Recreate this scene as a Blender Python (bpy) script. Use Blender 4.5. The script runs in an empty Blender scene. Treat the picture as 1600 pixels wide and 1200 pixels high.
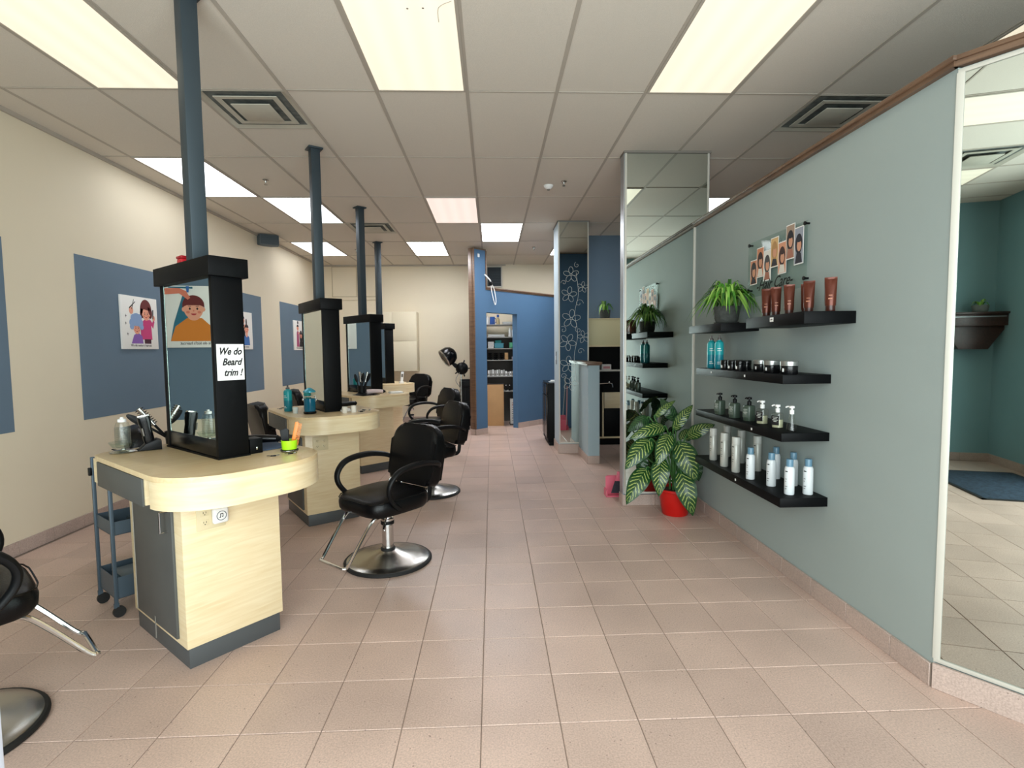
import bpy, bmesh, math, random
from mathutils import Vector, Matrix, noise
random.seed(7)
R = math.radians
PI = math.pi
SC = bpy.context.scene
COL = SC.collection

# ------------------------------------------------------------------ camera
def cam_matrix(p, yw, ro):
    cy, sy, cp, sp, cr, sr = math.cos(yw), math.sin(yw), math.cos(p), math.sin(p), math.cos(ro), math.sin(ro)
    W = Vector((sy*cp, cy*cp, -sp)); r0 = Vector((cy, -sy, 0)); u0 = r0.cross(W)
    Rr = r0*cr + u0*sr; U = -r0*sr + u0*cr
    m = Matrix((Rr, U, -W)).transposed().to_4x4(); m.translation = Vector((0, 0, 1.441))
    return m
cd = bpy.data.cameras.new('camera'); cam = bpy.data.objects.new('camera', cd); COL.objects.link(cam)
cam.matrix_world = cam_matrix(0.0637, 0.0375, -0.0103)
cd.sensor_width = 36; cd.lens = 818.54/1600*36; cd.clip_start = 0.05
SC.camera = cam
# ------------------------------------------------------------------ world, daylight, exposure
w = bpy.data.worlds.new('world'); SC.world = w; w.use_nodes = True
bg = w.node_tree.nodes['Background']; bg.inputs[0].default_value = (0.75, 0.87, 1.0, 1); bg.inputs[1].default_value = 0.9
def area(name, loc, rot, sx, sy, e, c):
    l = bpy.data.lights.new(name, 'AREA'); l.shape = 'RECTANGLE'; l.size = sx; l.size_y = sy; l.energy = e; l.color = c
    o = bpy.data.objects.new(name, l); o.location = loc; o.rotation_euler = rot; COL.objects.link(o); return o
DAY = area('daylight', (0.3, -1.1, 1.5), (R(-97), 0, R(180)), 4.7, 2.5, 222, (1.0, 0.965, 0.97))
DAY.rotation_euler = (R(84), 0, 0)
SC.view_settings.view_transform = 'Standard'; SC.view_settings.look = 'None'
SC.view_settings.gamma = 1; SC.view_settings.use_curve_mapping = False
SC.view_settings.exposure = 0.55
SC.cycles.max_bounces = 10; SC.cycles.diffuse_bounces = 6; SC.cycles.glossy_bounces = 6
SC.cycles.transmission_bounces = 8; SC.cycles.transparent_max_bounces = 16
SC.cycles.sample_clamp_indirect = 6
SC.cycles.caustics_reflective = False; SC.cycles.caustics_refractive = False
PANEL_NEAR = ((1.0, 0.90, 0.68), 0.60)
PANEL_FAR = ((0.92, 0.95, 1.0), 3.3)
PANEL_MID = ((0.94, 0.96, 1.0), 13.0)
PANEL_PINK = ((1.0, 0.80, 0.72), 0.62)

# ------------------------------------------------------------------ materials
def lin(h):
    if isinstance(h, str):
        h = h.lstrip('#'); c = [int(h[i:i+2], 16)/255 for i in (0, 2, 4)]
        return tuple(x/12.92 if x <= .04045 else ((x+.055)/1.055)**2.4 for x in c)
    return tuple(h[:3])
MATS = {}
def mat(name, col, rough=.5, metal=0, var=0.0, vscale=6, bump=0.0, bscale=60, trans=0, ior=1.45, emit=None, es=1, spec=None, coat=0, alpha=None):
    if name in MATS: return MATS[name]
    m = bpy.data.materials.new(name); m.use_nodes = True; nt = m.node_tree; b = nt.nodes['Principled BSDF']
    c = lin(col); b.inputs['Base Color'].default_value = (*c, 1); b.inputs['Roughness'].default_value = rough
    b.inputs['Metallic'].default_value = metal; b.inputs['IOR'].default_value = ior
    if trans: b.inputs['Transmission Weight'].default_value = trans
    if coat: b.inputs['Coat Weight'].default_value = coat
    if spec is not None: b.inputs['Specular IOR Level'].default_value = spec
    if emit is not None:
        b.inputs['Emission Color'].default_value = (*lin(emit), 1); b.inputs['Emission Strength'].default_value = es
    geo = nt.nodes.new('ShaderNodeNewGeometry')
    if var:
        n = nt.nodes.new('ShaderNodeTexNoise'); n.inputs['Scale'].default_value = vscale; n.inputs['Detail'].default_value = 4
        nt.links.new(geo.outputs['Position'], n.inputs['Vector'])
        r = nt.nodes.new('ShaderNodeMapRange'); r.inputs['From Min'].default_value = .3; r.inputs['From Max'].default_value = .7
        r.inputs['To Min'].default_value = 1-var; r.inputs['To Max'].default_value = 1+var
        nt.links.new(n.outputs['Fac'], r.inputs['Value'])
        mx = nt.nodes.new('ShaderNodeVectorMath'); mx.operation = 'SCALE'; mx.inputs[0].default_value = c
        nt.links.new(r.outputs[0], mx.inputs['Scale']); nt.links.new(mx.outputs[0], b.inputs['Base Color'])
    if bump:
        n = nt.nodes.new('ShaderNodeTexNoise'); n.inputs['Scale'].default_value = bscale; n.inputs['Detail'].default_value = 3
        nt.links.new(geo.outputs['Position'], n.inputs['Vector'])
        bp = nt.nodes.new('ShaderNodeBump'); bp.inputs['Strength'].default_value = bump; bp.inputs['Distance'].default_value = .01
        nt.links.new(n.outputs['Fac'], bp.inputs['Height']); nt.links.new(bp.outputs[0], b.inputs['Normal'])
    MATS[name] = m; return m

def tile_mat(name, base, t=.305, ox=-.0586, oy=1.9331, speck=True, rough=.36, vary=.07):
    m = bpy.data.materials.new(name); m.use_nodes = True; nt = m.node_tree; b = nt.nodes['Principled BSDF']; N = nt.nodes.new; Lk = nt.links.new
    geo = N('ShaderNodeNewGeometry')
    sub = N('ShaderNodeVectorMath'); sub.operation = 'SUBTRACT'; sub.inputs[1].default_value = (ox, oy, -.5); Lk(geo.outputs['Position'], sub.inputs[0])
    sn = N('ShaderNodeVectorMath'); sn.operation = 'SNAP'; sn.inputs[1].default_value = (t, t, 10); Lk(sub.outputs[0], sn.inputs[0])
    wn = N('ShaderNodeTexWhiteNoise'); Lk(sn.outputs[0], wn.inputs['Vector'])
    mr = N('ShaderNodeMapRange'); mr.inputs['To Min'].default_value = 1-vary; mr.inputs['To Max'].default_value = 1+vary; Lk(wn.outputs['Value'], mr.inputs['Value'])
    n1 = N('ShaderNodeTexNoise'); n1.inputs['Scale'].default_value = 2.2; n1.inputs['Detail'].default_value = 6; Lk(geo.outputs['Position'], n1.inputs['Vector'])
    m1 = N('ShaderNodeMapRange'); m1.inputs['To Min'].default_value = .9; m1.inputs['To Max'].default_value = 1.1; m1.inputs['From Min'].default_value = .3; m1.inputs['From Max'].default_value = .7; Lk(n1.outputs['Fac'], m1.inputs['Value'])
    n2 = N('ShaderNodeTexNoise'); n2.inputs['Scale'].default_value = 150; n2.inputs['Detail'].default_value = 2; Lk(geo.outputs['Position'], n2.inputs['Vector'])
    m2 = N('ShaderNodeMapRange'); m2.inputs['To Min'].default_value = .84; m2.inputs['To Max'].default_value = 1.16; m2.inputs['From Min'].default_value = .3; m2.inputs['From Max'].default_value = .7; Lk(n2.outputs['Fac'], m2.inputs['Value'])
    a = N('ShaderNodeMath'); a.operation = 'MULTIPLY'; Lk(mr.outputs[0], a.inputs[0]); Lk(m1.outputs[0], a.inputs[1])
    a2 = N('ShaderNodeMath'); a2.operation = 'MULTIPLY'; Lk(a.outputs[0], a2.inputs[0]); Lk(m2.outputs[0], a2.inputs[1])
    sc = N('ShaderNodeVectorMath'); sc.operation = 'SCALE'; sc.inputs[0].default_value = lin(base); Lk(a2.outputs[0], sc.inputs['Scale'])
    vo = N('ShaderNodeTexVoronoi'); vo.inputs['Scale'].default_value = 48; Lk(geo.outputs['Position'], vo.inputs['Vector'])
    sep = N('ShaderNodeSeparateColor'); Lk(vo.outputs['Color'], sep.inputs[0])
    # only some cells carry a dark chip
    th = N('ShaderNodeMath'); th.operation = 'MULTIPLY'; th.inputs[1].default_value = .16; Lk(sep.outputs[0], th.inputs[0])
    lt = N('ShaderNodeMath'); lt.operation = 'LESS_THAN'; Lk(vo.outputs['Distance'], lt.inputs[0]); Lk(th.outputs[0], lt.inputs[1])
    g = N('ShaderNodeMath'); g.operation = 'GREATER_THAN'; g.inputs[1].default_value = .55; Lk(sep.outputs[1], g.inputs[0])
    f = N('ShaderNodeMath'); f.operation = 'MULTIPLY'; Lk(lt.outputs[0], f.inputs[0]); Lk(g.outputs[0], f.inputs[1])
    f2 = N('ShaderNodeMath'); f2.operation = 'MULTIPLY'; f2.inputs[1].default_value = .6; Lk(f.outputs[0], f2.inputs[0])
    mx = N('ShaderNodeMix'); mx.data_type = 'RGBA'; Lk(f2.outputs[0], mx.inputs['Factor']); Lk(sc.outputs[0], mx.inputs['A']); mx.inputs['B'].default_value = (*lin('5c4a40'), 1)
    Lk(mx.outputs['Result'], b.inputs['Base Color'])
    mr2 = N('ShaderNodeMapRange'); mr2.inputs['To Min'].default_value = rough-.08; mr2.inputs['To Max'].default_value = rough+.12; Lk(n1.outputs['Fac'], mr2.inputs['Value']); Lk(mr2.outputs[0], b.inputs['Roughness'])
    bp = N('ShaderNodeBump'); bp.inputs['Strength'].default_value = .08; bp.inputs['Distance'].default_value = .002; Lk(n2.outputs['Fac'], bp.inputs['Height']); Lk(bp.outputs[0], b.inputs['Normal'])
    return m

def wood_mat(name, c1, c2, rough=.45, scale=(2, 30, 30)):
    m = bpy.data.materials.new(name); m.use_nodes = True; nt = m.node_tree; b = nt.nodes['Principled BSDF']; N = nt.nodes.new; Lk = nt.links.new
    tc = N('ShaderNodeTexCoord'); mp = N('ShaderNodeMapping'); mp.inputs['Scale'].default_value = scale; Lk(tc.outputs['Object'], mp.inputs[0])
    n = N('ShaderNodeTexNoise'); n.inputs['Scale'].default_value = 1.5; n.inputs['Detail'].default_value = 6; n.inputs['Distortion'].default_value = .6; Lk(mp.outputs[0], n.inputs['Vector'])
    cr = N('ShaderNodeValToRGB'); cr.color_ramp.elements[0].color = (*lin(c1), 1); cr.color_ramp.elements[0].position = .3; cr.color_ramp.elements[1].color = (*lin(c2), 1); cr.color_ramp.elements[1].position = .7
    Lk(n.outputs['Fac'], cr.inputs[0]); Lk(cr.outputs[0], b.inputs['Base Color']); b.inputs['Roughness'].default_value = rough
    return m

def leaf_mat(name, dark, light, bands, wgt):
    m = bpy.data.materials.new(name); m.use_nodes = True; nt = m.node_tree; b = nt.nodes['Principled BSDF']; N = nt.nodes.new; Lk = nt.links.new
    uv = N('ShaderNodeUVMap'); sp = N('ShaderNodeSeparateXYZ'); Lk(uv.outputs[0], sp.inputs[0])
    def M(op, a, bb=None, c=None):
        n = N('ShaderNodeMath'); n.operation = op
        for i, v in enumerate((a, bb, c)):
            if v is None: continue
            if isinstance(v, (int, float)): n.inputs[i].default_value = v
            else: Lk(v, n.inputs[i])
        return n.outputs[0]
    x = M('ABSOLUTE', M('SUBTRACT', sp.outputs[0], .5))       # 0 midrib .. .5 edge
    ph = M('SUBTRACT', M('MULTIPLY', sp.outputs[1], bands), M('MULTIPLY', x, bands*.42))
    no = N('ShaderNodeTexNoise'); no.inputs['Scale'].default_value = 9; Lk(uv.outputs[0], no.inputs['Vector'])
    ph = M('ADD', ph, M('MULTIPLY', no.outputs['Fac'], .5))
    st = M('SINE', M('MULTIPLY', ph, 2*PI))
    st = M('GREATER_THAN', st, .62)
    inside = M('LESS_THAN', x, M('ADD', .33, M('MULTIPLY', no.outputs['Fac'], .12)))
    away = M('GREATER_THAN', x, .022)
    along = M('MULTIPLY', M('GREATER_THAN', sp.outputs[1], .08), M('LESS_THAN', sp.outputs[1], .93))
    f = M('MULTIPLY', M('MULTIPLY', M('MULTIPLY', st, inside), M('MULTIPLY', away, along)), wgt)
    mx = N('ShaderNodeMix'); mx.data_type = 'RGBA'; Lk(f, mx.inputs['Factor']); mx.inputs['A'].default_value = (*lin(dark), 1); mx.inputs['B'].default_value = (*lin(light), 1)
    Lk(mx.outputs['Result'], b.inputs['Base Color']); b.inputs['Roughness'].default_value = .35
    return m

m_floor = tile_mat('floor_tile_ceramic', 'c2a89b')
m_base = tile_mat('skirting_tile_ceramic', 'b39f95', rough=.4, vary=.05)
m_grout = mat('grout', '8f7f74', .85, var=.12, vscale=3)
m_cream = mat('cream_wall_paint', 'e2d6be', .75, var=.02, vscale=1.5, bump=.05, bscale=240)
m_sage = mat('sage_wall_paint', '9da9a7', .7, var=.02, vscale=1.5, bump=.05, bscale=240)
m_slate = mat('slate_blue_wall_paint', '64788a', .7, var=.03, vscale=2, bump=.05, bscale=240)
m_blue = mat('denim_blue_wall_paint', '456685', .68, var=.03, vscale=2, bump=.05, bscale=240)
m_teal = mat('teal_wall_paint', '7aa0a6', .65, var=.03, vscale=2)
m_ceil = mat('ceiling_tile_fibre', 'd9d1c5', .9, var=.05, vscale=220, bump=.25, bscale=350)
m_tbar = mat('ceiling_grid_metal', 'b2a99d', .6)
m_slab = mat('ceiling_slab', '77726b', .9)
m_alu = mat('satin_aluminium', 'a9adb0', .38, .8)
m_white_trim = mat('white_metal_trim', 'c3c0b6', .45, .1)
m_maple = wood_mat('maple_laminate', 'e0caa0', 'ebdab6', .32, (3, 3, 40))
m_maple2 = wood_mat('maple_worktop_laminate', 'dcc093', 'e6d0a6', .3, (3, 30, 30))
m_oak = wood_mat('oak_trim', '5a4334', '755a45', .4, (3, 3, 30))
m_darkwood = wood_mat('dark_walnut', '2a1813', '40261e', .35)
m_grey = mat('charcoal_laminate', '4f5150', .5, var=.05, vscale=8)
m_kick = mat('kickboard_grey', '4b4e50', .45)
m_black = mat('black_satin_laminate', '050608', .5, spec=.16)
m_blackgloss = mat('black_gloss', '070709', .22, spec=.35)
m_vinyl = mat('black_vinyl', '050507', .33, bump=.12, bscale=160, spec=.28)
m_rubber = mat('black_rubber', '141414', .6)
m_plastic = mat('black_plastic', '08090b', .45, spec=.25)
m_chrome = mat('chrome', 'd8d8d8', .10, 1)
m_brush = mat('brushed_steel', 'b9b7b2', .24, 1, bump=.05, bscale=300)
m_dsteel = mat('dark_steel_post', '39444b', .5, .3)
m_mirror = mat('mirror_silver', (0.70, 0.775, 0.735), .012, 1)
m_glassedge = mat('mirror_bevel', 'a9bdb6', .15, .7)
m_white = mat('white_plastic', 'e8e8e6', .4)
m_paper = mat('white_paper', 'f2f1ee', .8)
m_ink = mat('black_ink', '101012', .7)
def glass_mat(name, col, amount=.82, rough=.04, graze=.45):
    m = bpy.data.materials.new(name); m.use_nodes = True; nt = m.node_tree; nt.nodes.clear(); N = nt.nodes.new; Lk = nt.links.new
    o = N('ShaderNodeOutputMaterial'); t = N('ShaderNodeBsdfTransparent'); g = N('ShaderNodeBsdfGlossy'); x = N('ShaderNodeMixShader'); fr = N('ShaderNodeLayerWeight')
    t.inputs[0].default_value = (*lin(col), 1); g.inputs['Roughness'].default_value = rough
    pw = N('ShaderNodeMath'); pw.operation = 'POWER'; pw.inputs[1].default_value = 4; Lk(fr.outputs['Facing'], pw.inputs[0])
    ad = N('ShaderNodeMath'); ad.operation = 'MULTIPLY_ADD'; ad.inputs[1].default_value = graze; ad.inputs[2].default_value = 1-amount; ad.use_clamp = True; Lk(pw.outputs[0], ad.inputs[0])
    Lk(ad.outputs[0], x.inputs[0]); Lk(t.outputs[0], x.inputs[1]); Lk(g.outputs[0], x.inputs[2]); Lk(x.outputs[0], o.inputs[0]); return m
m_pane = glass_mat('window_glass', 'f4fbfa', .98)
m_acrylic = glass_mat('clear_acrylic', 'f4f8f6', .995, .05, .12)
m_clear = glass_mat('clear_plastic', 'f9faf7', .94, .2)
m_clearblue = glass_mat('blue_translucent_plastic', '7fa6bd', .85, .15)

# ------------------------------------------------------------------ builder
class G:
    def __init__(s): s.bm = bmesh.new(); s.m = []; s.uv = None
    def mi(s, m):
        if m not in s.m: s.m.append(m)
        return s.m.index(m)
    def raw(s, vs, fs, m, M=None):
        k = s.mi(m); V = [s.bm.verts.new(M @ Vector(v) if M else v) for v in vs]; out = []
        for f in fs:
            try: F = s.bm.faces.new([V[i] for i in f]); F.material_index = k; F.smooth = True; out.append(F)
            except ValueError: pass
        return V, out
    def box(s, x0, x1, y0, y1, z0, z1, m, M=None, bev=0, seg=2):
        if x0 > x1: x0, x1 = x1, x0
        if y0 > y1: y0, y1 = y1, y0
        if z0 > z1: z0, z1 = z1, z0
        if bev:
            t = bmesh.new(); bmesh.ops.create_cube(t, size=1)
            for v in t.verts: v.co = Vector((x0+(v.co.x+.5)*(x1-x0), y0+(v.co.y+.5)*(y1-y0), z0+(v.co.z+.5)*(z1-z0)))
            bmesh.ops.bevel(t, geom=list(t.edges), offset=bev, segments=seg, profile=.5, affect='EDGES', clamp_overlap=True)
            s.merge(t, m, M); return s
        vs = [(x0,y0,z0),(x1,y0,z0),(x1,y1,z0),(x0,y1,z0),(x0,y0,z1),(x1,y0,z1),(x1,y1,z1),(x0,y1,z1)]
        s.raw(vs, [(0,3,2,1),(4,5,6,7),(0,1,5,4),(1,2,6,5),(2,3,7,6),(3,0,4,7)], m, M); return s
    def merge(s, t, m, M=None):
        t.verts.index_update()
        s.raw([v.co.copy() for v in t.verts], [[v.index for v in f.verts] for f in t.faces], m, M); t.free()
    def prism(s, pts, z0, z1, m, M=None, bev=0, seg=2, axis='z'):
        t = bmesh.new(); n = len(pts)
        f = {'z': lambda p, h: (p[0], p[1], h), 'y': lambda p, h: (p[0], h, p[1]), 'x': lambda p, h: (h, p[0], p[1])}[axis]
        a = [t.verts.new(f(p, z0)) for p in pts]; b = [t.verts.new(f(p, z1)) for p in pts]
        t.faces.new(a[::-1]); t.faces.new(b)
        for i in range(n): t.faces.new((a[i], a[(i+1) % n], b[(i+1) % n], b[i]))
        if bev:
            ed = [e for e in t.edges if len({v in a for v in e.verts}) == 1]
            bmesh.ops.bevel(t, geom=ed, offset=bev, segments=seg, profile=.5, affect='EDGES', clamp_overlap=True)
        bmesh.ops.recalc_face_normals(t, faces=t.faces); s.merge(t, m, M); return s
    def lathe(s, prof, m, M=None, n=24, sq=None):
        vs = []; fs = []
        for r, z in prof:
            for i in range(n):
                a = 2*PI*i/n; x, y = math.cos(a), math.sin(a)
                if sq:
                    k = (abs(x)**sq + abs(y)**sq)**(-1/sq); x *= k; y *= k
                vs.append((r*x, r*y, z))
        for j in range(len(prof)-1):
            for i in range(n): fs.append((j*n+i, j*n+(i+1) % n, (j+1)*n+(i+1) % n, (j+1)*n+i))
        if prof[0][0] > 1e-5: fs.append(tuple(range(n))[::-1])
        if prof[-1][0] > 1e-5: fs.append(tuple((len(prof)-1)*n+i for i in range(n)))
        V, F = s.raw(vs, fs, m, M); bmesh.ops.remove_doubles(s.bm, verts=V, dist=1e-6); return s
    def tube(s, path, r, m, M=None, n=10, closed=False, sub=4, flat=1.0):
        P = [Vector(p) for p in path]
        if sub > 1 and len(P) > 2:
            Q = []; L = len(P); rng = range(L if closed else L-1)
            for i in rng:
                p0 = P[(i-1) % L] if (closed or i > 0) else P[0]; p1 = P[i]; p2 = P[(i+1) % L]
                p3 = P[(i+2) % L] if (closed or i+2 < L) else P[-1]
                for k in range(sub):
                    t = k/sub; Q.append(.5*((2*p1)+(-p0+p2)*t+(2*p0-5*p1+4*p2-p3)*t*t+(-p0+3*p1-3*p2+p3)*t**3))
            if not closed: Q.append(P[-1])
            P = Q
        L = len(P); rr = r if callable(r) else (lambda t: r)
        T0 = (P[1]-P[0]).normalized(); up = Vector((0, 0, 1)) if abs(T0.z) < .9 else Vector((1, 0, 0))
        nrm = T0.cross(up).normalized(); vs = []; fs = []
        for i in range(L):
            a = P[(i-1) % L] if (closed or i > 0) else P[i]; b = P[(i+1) % L] if (closed or i < L-1) else P[i]
            T = (b-a).normalized(); nrm = (nrm - T*nrm.dot(T)).normalized(); bi = T.cross(nrm); ra = rr(i/(L-1))
            for k in range(n):
                an = 2*PI*k/n; vs.append(P[i]+nrm*math.cos(an)*ra+bi*math.sin(an)*ra*flat)
        for i in range(L if closed else L-1):
            j = (i+1) % L
            for k in range(n): fs.append((i*n+k, i*n+(k+1) % n, j*n+(k+1) % n, j*n+k))
        if not closed: fs.append(tuple(range(n))[::-1]); fs.append(tuple((L-1)*n+k for k in range(n)))
        s.raw(vs, fs, m, M); return s
    def cyl(s, a, b, r, m, M=None, n=16): return s.tube([a, b], r, m, M, n=n, sub=1)
    def ball(s, c, rx, ry, rz, m, M=None, n=16):
        t = bmesh.new(); bmesh.ops.create_uvsphere(t, u_segments=n, v_segments=max(6, n*2//3), radius=1)
        for v in t.verts: v.co = Vector((c[0]+v.co.x*rx, c[1]+v.co.y*ry, c[2]+v.co.z*rz))
        s.merge(t, m, M); return s
    def flat(s, pts, y, m, M=None, th=.0004):   # flat print shape facing local -y
        pts = [(p[0], p[1]) for p in pts]
        ar = sum(pts[i][0]*pts[(i+1) % len(pts)][1]-pts[(i+1) % len(pts)][0]*pts[i][1] for i in range(len(pts)))
        if ar < 0: pts = pts[::-1]
        s.raw([(p[0], y, p[1]) for p in pts], [tuple(range(len(pts)))], m, M); return s
    def ell(s, cx, cz, rx, rz, y, m, rot=0, n=20, a0=0, a1=360):
        p = []
        for i in range(n+(a1-a0 < 360)):
            a = R(a0+(a1-a0)*i/n); X, Z = rx*math.cos(a), rz*math.sin(a)
            p.append((cx+X*math.cos(R(rot))-Z*math.sin(R(rot)), cz+X*math.sin(R(rot))+Z*math.cos(R(rot))))
        return s.flat(p, y, m)
    def build(s, name, parent=None, recalc=False, smooth=True, ang=.62):
        if recalc: bmesh.ops.recalc_face_normals(s.bm, faces=s.bm.faces)
        s.bm.normal_update()
        for e in s.bm.edges:
            e.smooth = not (len(e.link_faces) != 2 or e.calc_face_angle(0) > ang)
        for f in s.bm.faces: f.smooth = smooth
        me = bpy.data.meshes.new(name); s.bm.to_mesh(me); s.bm.free()
        for m in s.m: me.materials.append(m)
        o = bpy.data.objects.new(name, me); COL.objects.link(o)
        if parent: o.parent = parent
        return o

def tag(o, label=None, cat=None, group=None, kind=None):
    if label: o['label'] = label
    if cat: o['category'] = cat
    if group: o['group'] = group
    if kind: o['kind'] = kind
    return o
def thing(name, label, cat, loc=(0, 0, 0), rz=0, group=None):
    o = bpy.data.objects.new(name, None); COL.objects.link(o); o.location = loc; o.rotation_euler = (0, 0, rz); o.empty_display_size = .05
    return tag(o, label, cat, group)
def struct(o): o['kind'] = 'structure'; return o
def dup(root, loc, rz, label, group=None, scale=None):
    r = root.copy(); COL.objects.link(r); r.location = loc; r.rotation_euler = (0, 0, rz); r['label'] = label
    if group: r['group'] = group
    if scale: r.scale = scale
    for ch in list(root.children):
        c = ch.copy(); COL.objects.link(c); c.parent = r
        for g in ch.children:
            d = g.copy(); COL.objects.link(d); d.parent = c
    return r
def text(name, s, size, M, m, parent=None, shear=0, align='CENTER', sx=1, th=.0005, bold=0):
    cu = bpy.data.curves.new(name, 'FONT'); cu.body = s; cu.size = size; cu.align_x = align; cu.align_y = 'CENTER'; cu.shear = shear; cu.extrude = th; cu.offset = bold; cu.resolution_u = 3
    t = bpy.data.objects.new(name+'_tmp', cu); COL.objects.link(t)
    dg = bpy.context.evaluated_depsgraph_get(); me = bpy.data.meshes.new_from_object(t.evaluated_get(dg)); bpy.data.objects.remove(t)
    me.transform(M @ Matrix.Rotation(PI/2, 4, 'X') @ Matrix.Diagonal((sx, 1, 1, 1)))
    me.materials.clear(); me.materials.append(m)
    o = bpy.data.objects.new(name, me); COL.objects.link(o)
    if parent: o.parent = parent
    return o
T = Matrix.Translation
def Rot(a, ax='Z'): return Matrix.Rotation(R(a), 4, ax)

# ================================================================== THE SETTING
XL, YB, ZC = -3.45, 10.85, 3.197
t = .305; FX, FY = -.0586, 1.9331
# floor: slab (grout) with tiles
fl = struct(G().box(-3.6, 4.7, -1.2, 11.0, -.12, -.004, m_grout).build('floor'))
tb = G().box(-.1508, .1508, -.1508, .1508, -.012, 0, m_floor); tb.bm.verts.ensure_lookup_table()
bmesh.ops.bevel(tb.bm, geom=[e for e in tb.bm.edges if all(v.co.z > -.001 for v in e.verts)], offset=.002, segments=1, affect='EDGES')
tile0 = tb.build('tile', fl); tile_me = tile0.data
cells = []
for i in range(-12, 16):
    for j in range(-11, 30):
        cx, cy = FX+(i+.5)*t, FY+(j+.5)*t
        if not (XL-.1 < cx < 4.6 and -1.1 < cy < 10.9): continue
        vis = cy > 1.5 and abs(cx-.03*cy) < .97*cy+.2 and not (cx > 1.95 and cy < 4.7) and not (cx > 2.1)
        cells.append((0 if vis else 1, cx*cx*.25+cy*cy, cx, cy))
cells.sort()
first = True
for v, d, cx, cy in cells[:300]:
    o = tile0 if first else tile0.copy()
    if not first: COL.objects.link(o)
    first = False; o.parent = fl; o.location = (cx, cy, random.uniform(-.0006, .0003))
g = G()
for v, d, cx, cy in cells[300:]:
    g.box(cx-.1508, cx+.1508, cy-.1508, cy+.1508, -.012, random.uniform(-.0006, .0002), m_floor)
o = g.build('tile_field', fl); o['kind'] = 'stuff'

# ceiling
ce = struct(G().box(-3.6, 4.7, -1.2, 11.0, 3.225, 3.32, m_slab).build('ceiling'))
GX, GY = -.1458, 3.6808
panels = [(-4, -1, 'n'), (-1, -1, 'n'), (2, -1, 'n'), (5, -1, 'n'), (-4, -3, 'n'), (-1, -3, 'n'), (2, -3, 'n'), (5, -3, 'n'),
          (-5, 1, 'f'), (-4, 2, 'f'), (-5, 4, 'f'), (-2, 4, 'm'), (-1, 2, 'p'), (0, 3, 'm'), (4, 2, 'f'), (2, 4, 'm'), (4, 4, 'f')]
vents = [(-3, 0), (4, 0), (-3, 3), (-3, -3), (5, 3)]
ctile = G().box(-.297, .297, -.602, .602, 3.199, 3.214, m_ceil, bev=.003, seg=1).build('ceiling_tile', ce)
htile = None; first = True
pset = {(a, b) for a, b, c in panels}
for i in range(-6, 8):
    for j in range(-4, 7):
        cx, cy = GX+(i+.5)*.61, GY+(j+.5)*1.22
        if cx < XL-.3 or cx > 4.8 or cy > 11 or (i, j) in pset: continue
        if (i, j) in vents:
            if htile is None:
                htile = G().box(-.297, .297, -.297, .297, 3.199, 3.214, m_ceil, bev=.003, seg=1).build('half_tile', ce); o = htile
            else: o = htile.copy(); COL.objects.link(o)
            o.parent = ce; o.location = (cx, cy+.305, 0); continue
        o = ctile if first else ctile.copy()
        if not first: COL.objects.link(o)
        first = False; o.parent = ce; o.location = (cx, cy, random.uniform(-.001, .001))
g = G()
for i in range(-5, 9): g.box(GX+i*.61-.012, GX+i*.61+.012, -1.1, 10.85, 3.195, 3.203, m_tbar)
for j in range(-3, 6): g.box(XL, 4.6, GY+j*1.22-.006, GY+j*1.22+.006, 3.1955, 3.203, m_tbar)
for i, j in vents: g.box(GX+i*.61, GX+(i+1)*.61, GY+j*1.22+.604, GY+j*1.22+.616, 3.1955, 3.203, m_tbar)
g.build('ceiling_grid', ce)
g = G(); g.box(XL, XL+.022, 1.1, 10.85, 3.17, 3.203, m_tbar); g.box(XL, .3, 10.828, 10.85, 3.17, 3.203, m_tbar); g.build('wall_angle', ce)

def pmat(k):
    c, e = {'n': PANEL_NEAR, 'f': PANEL_FAR, 'p': PANEL_PINK, 'm': PANEL_MID}[k]
    m = bpy.data.materials.new('light_diffuser_'+{'n': 'warm', 'f': 'cool', 'p': 'pink', 'm': 'bright'}[k]); m.use_nodes = True; nt = m.node_tree
    b = nt.nodes['Principled BSDF']; b.inputs['Base Color'].default_value = (.45, .44, .40, 1); b.inputs['Roughness'].default_value = .6
    b.inputs['Emission Color'].default_value = (*c, 1); tc = nt.nodes.new('ShaderNodeTexCoord'); sp = nt.nodes.new('ShaderNodeSeparateXYZ'); nt.links.new(tc.outputs['Object'], sp.inputs[0])
    # the tubes behind the diffuser show as faintly brighter lengthwise bands
    sn = nt.nodes.new('ShaderNodeMath'); sn.operation = 'COSINE'; mu = nt.nodes.new('ShaderNodeMath'); mu.operation = 'MULTIPLY'; mu.inputs[1].default_value = 40; nt.links.new(sp.outputs[0], mu.inputs[0]); nt.links.new(mu.outputs[0], sn.inputs[0])
    mr = nt.nodes.new('ShaderNodeMapRange'); mr.inputs['From Min'].default_value = -1; mr.inputs['To Min'].default_value = e*.95; mr.inputs['To Max'].default_value = e*1.05
    nt.links.new(sn.outputs[0], mr.inputs['Value']); nt.links.new(mr.outputs[0], b.inputs['Emission Strength'])
    return m
pm = {k: pmat(k) for k in 'nfpm'}
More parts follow.
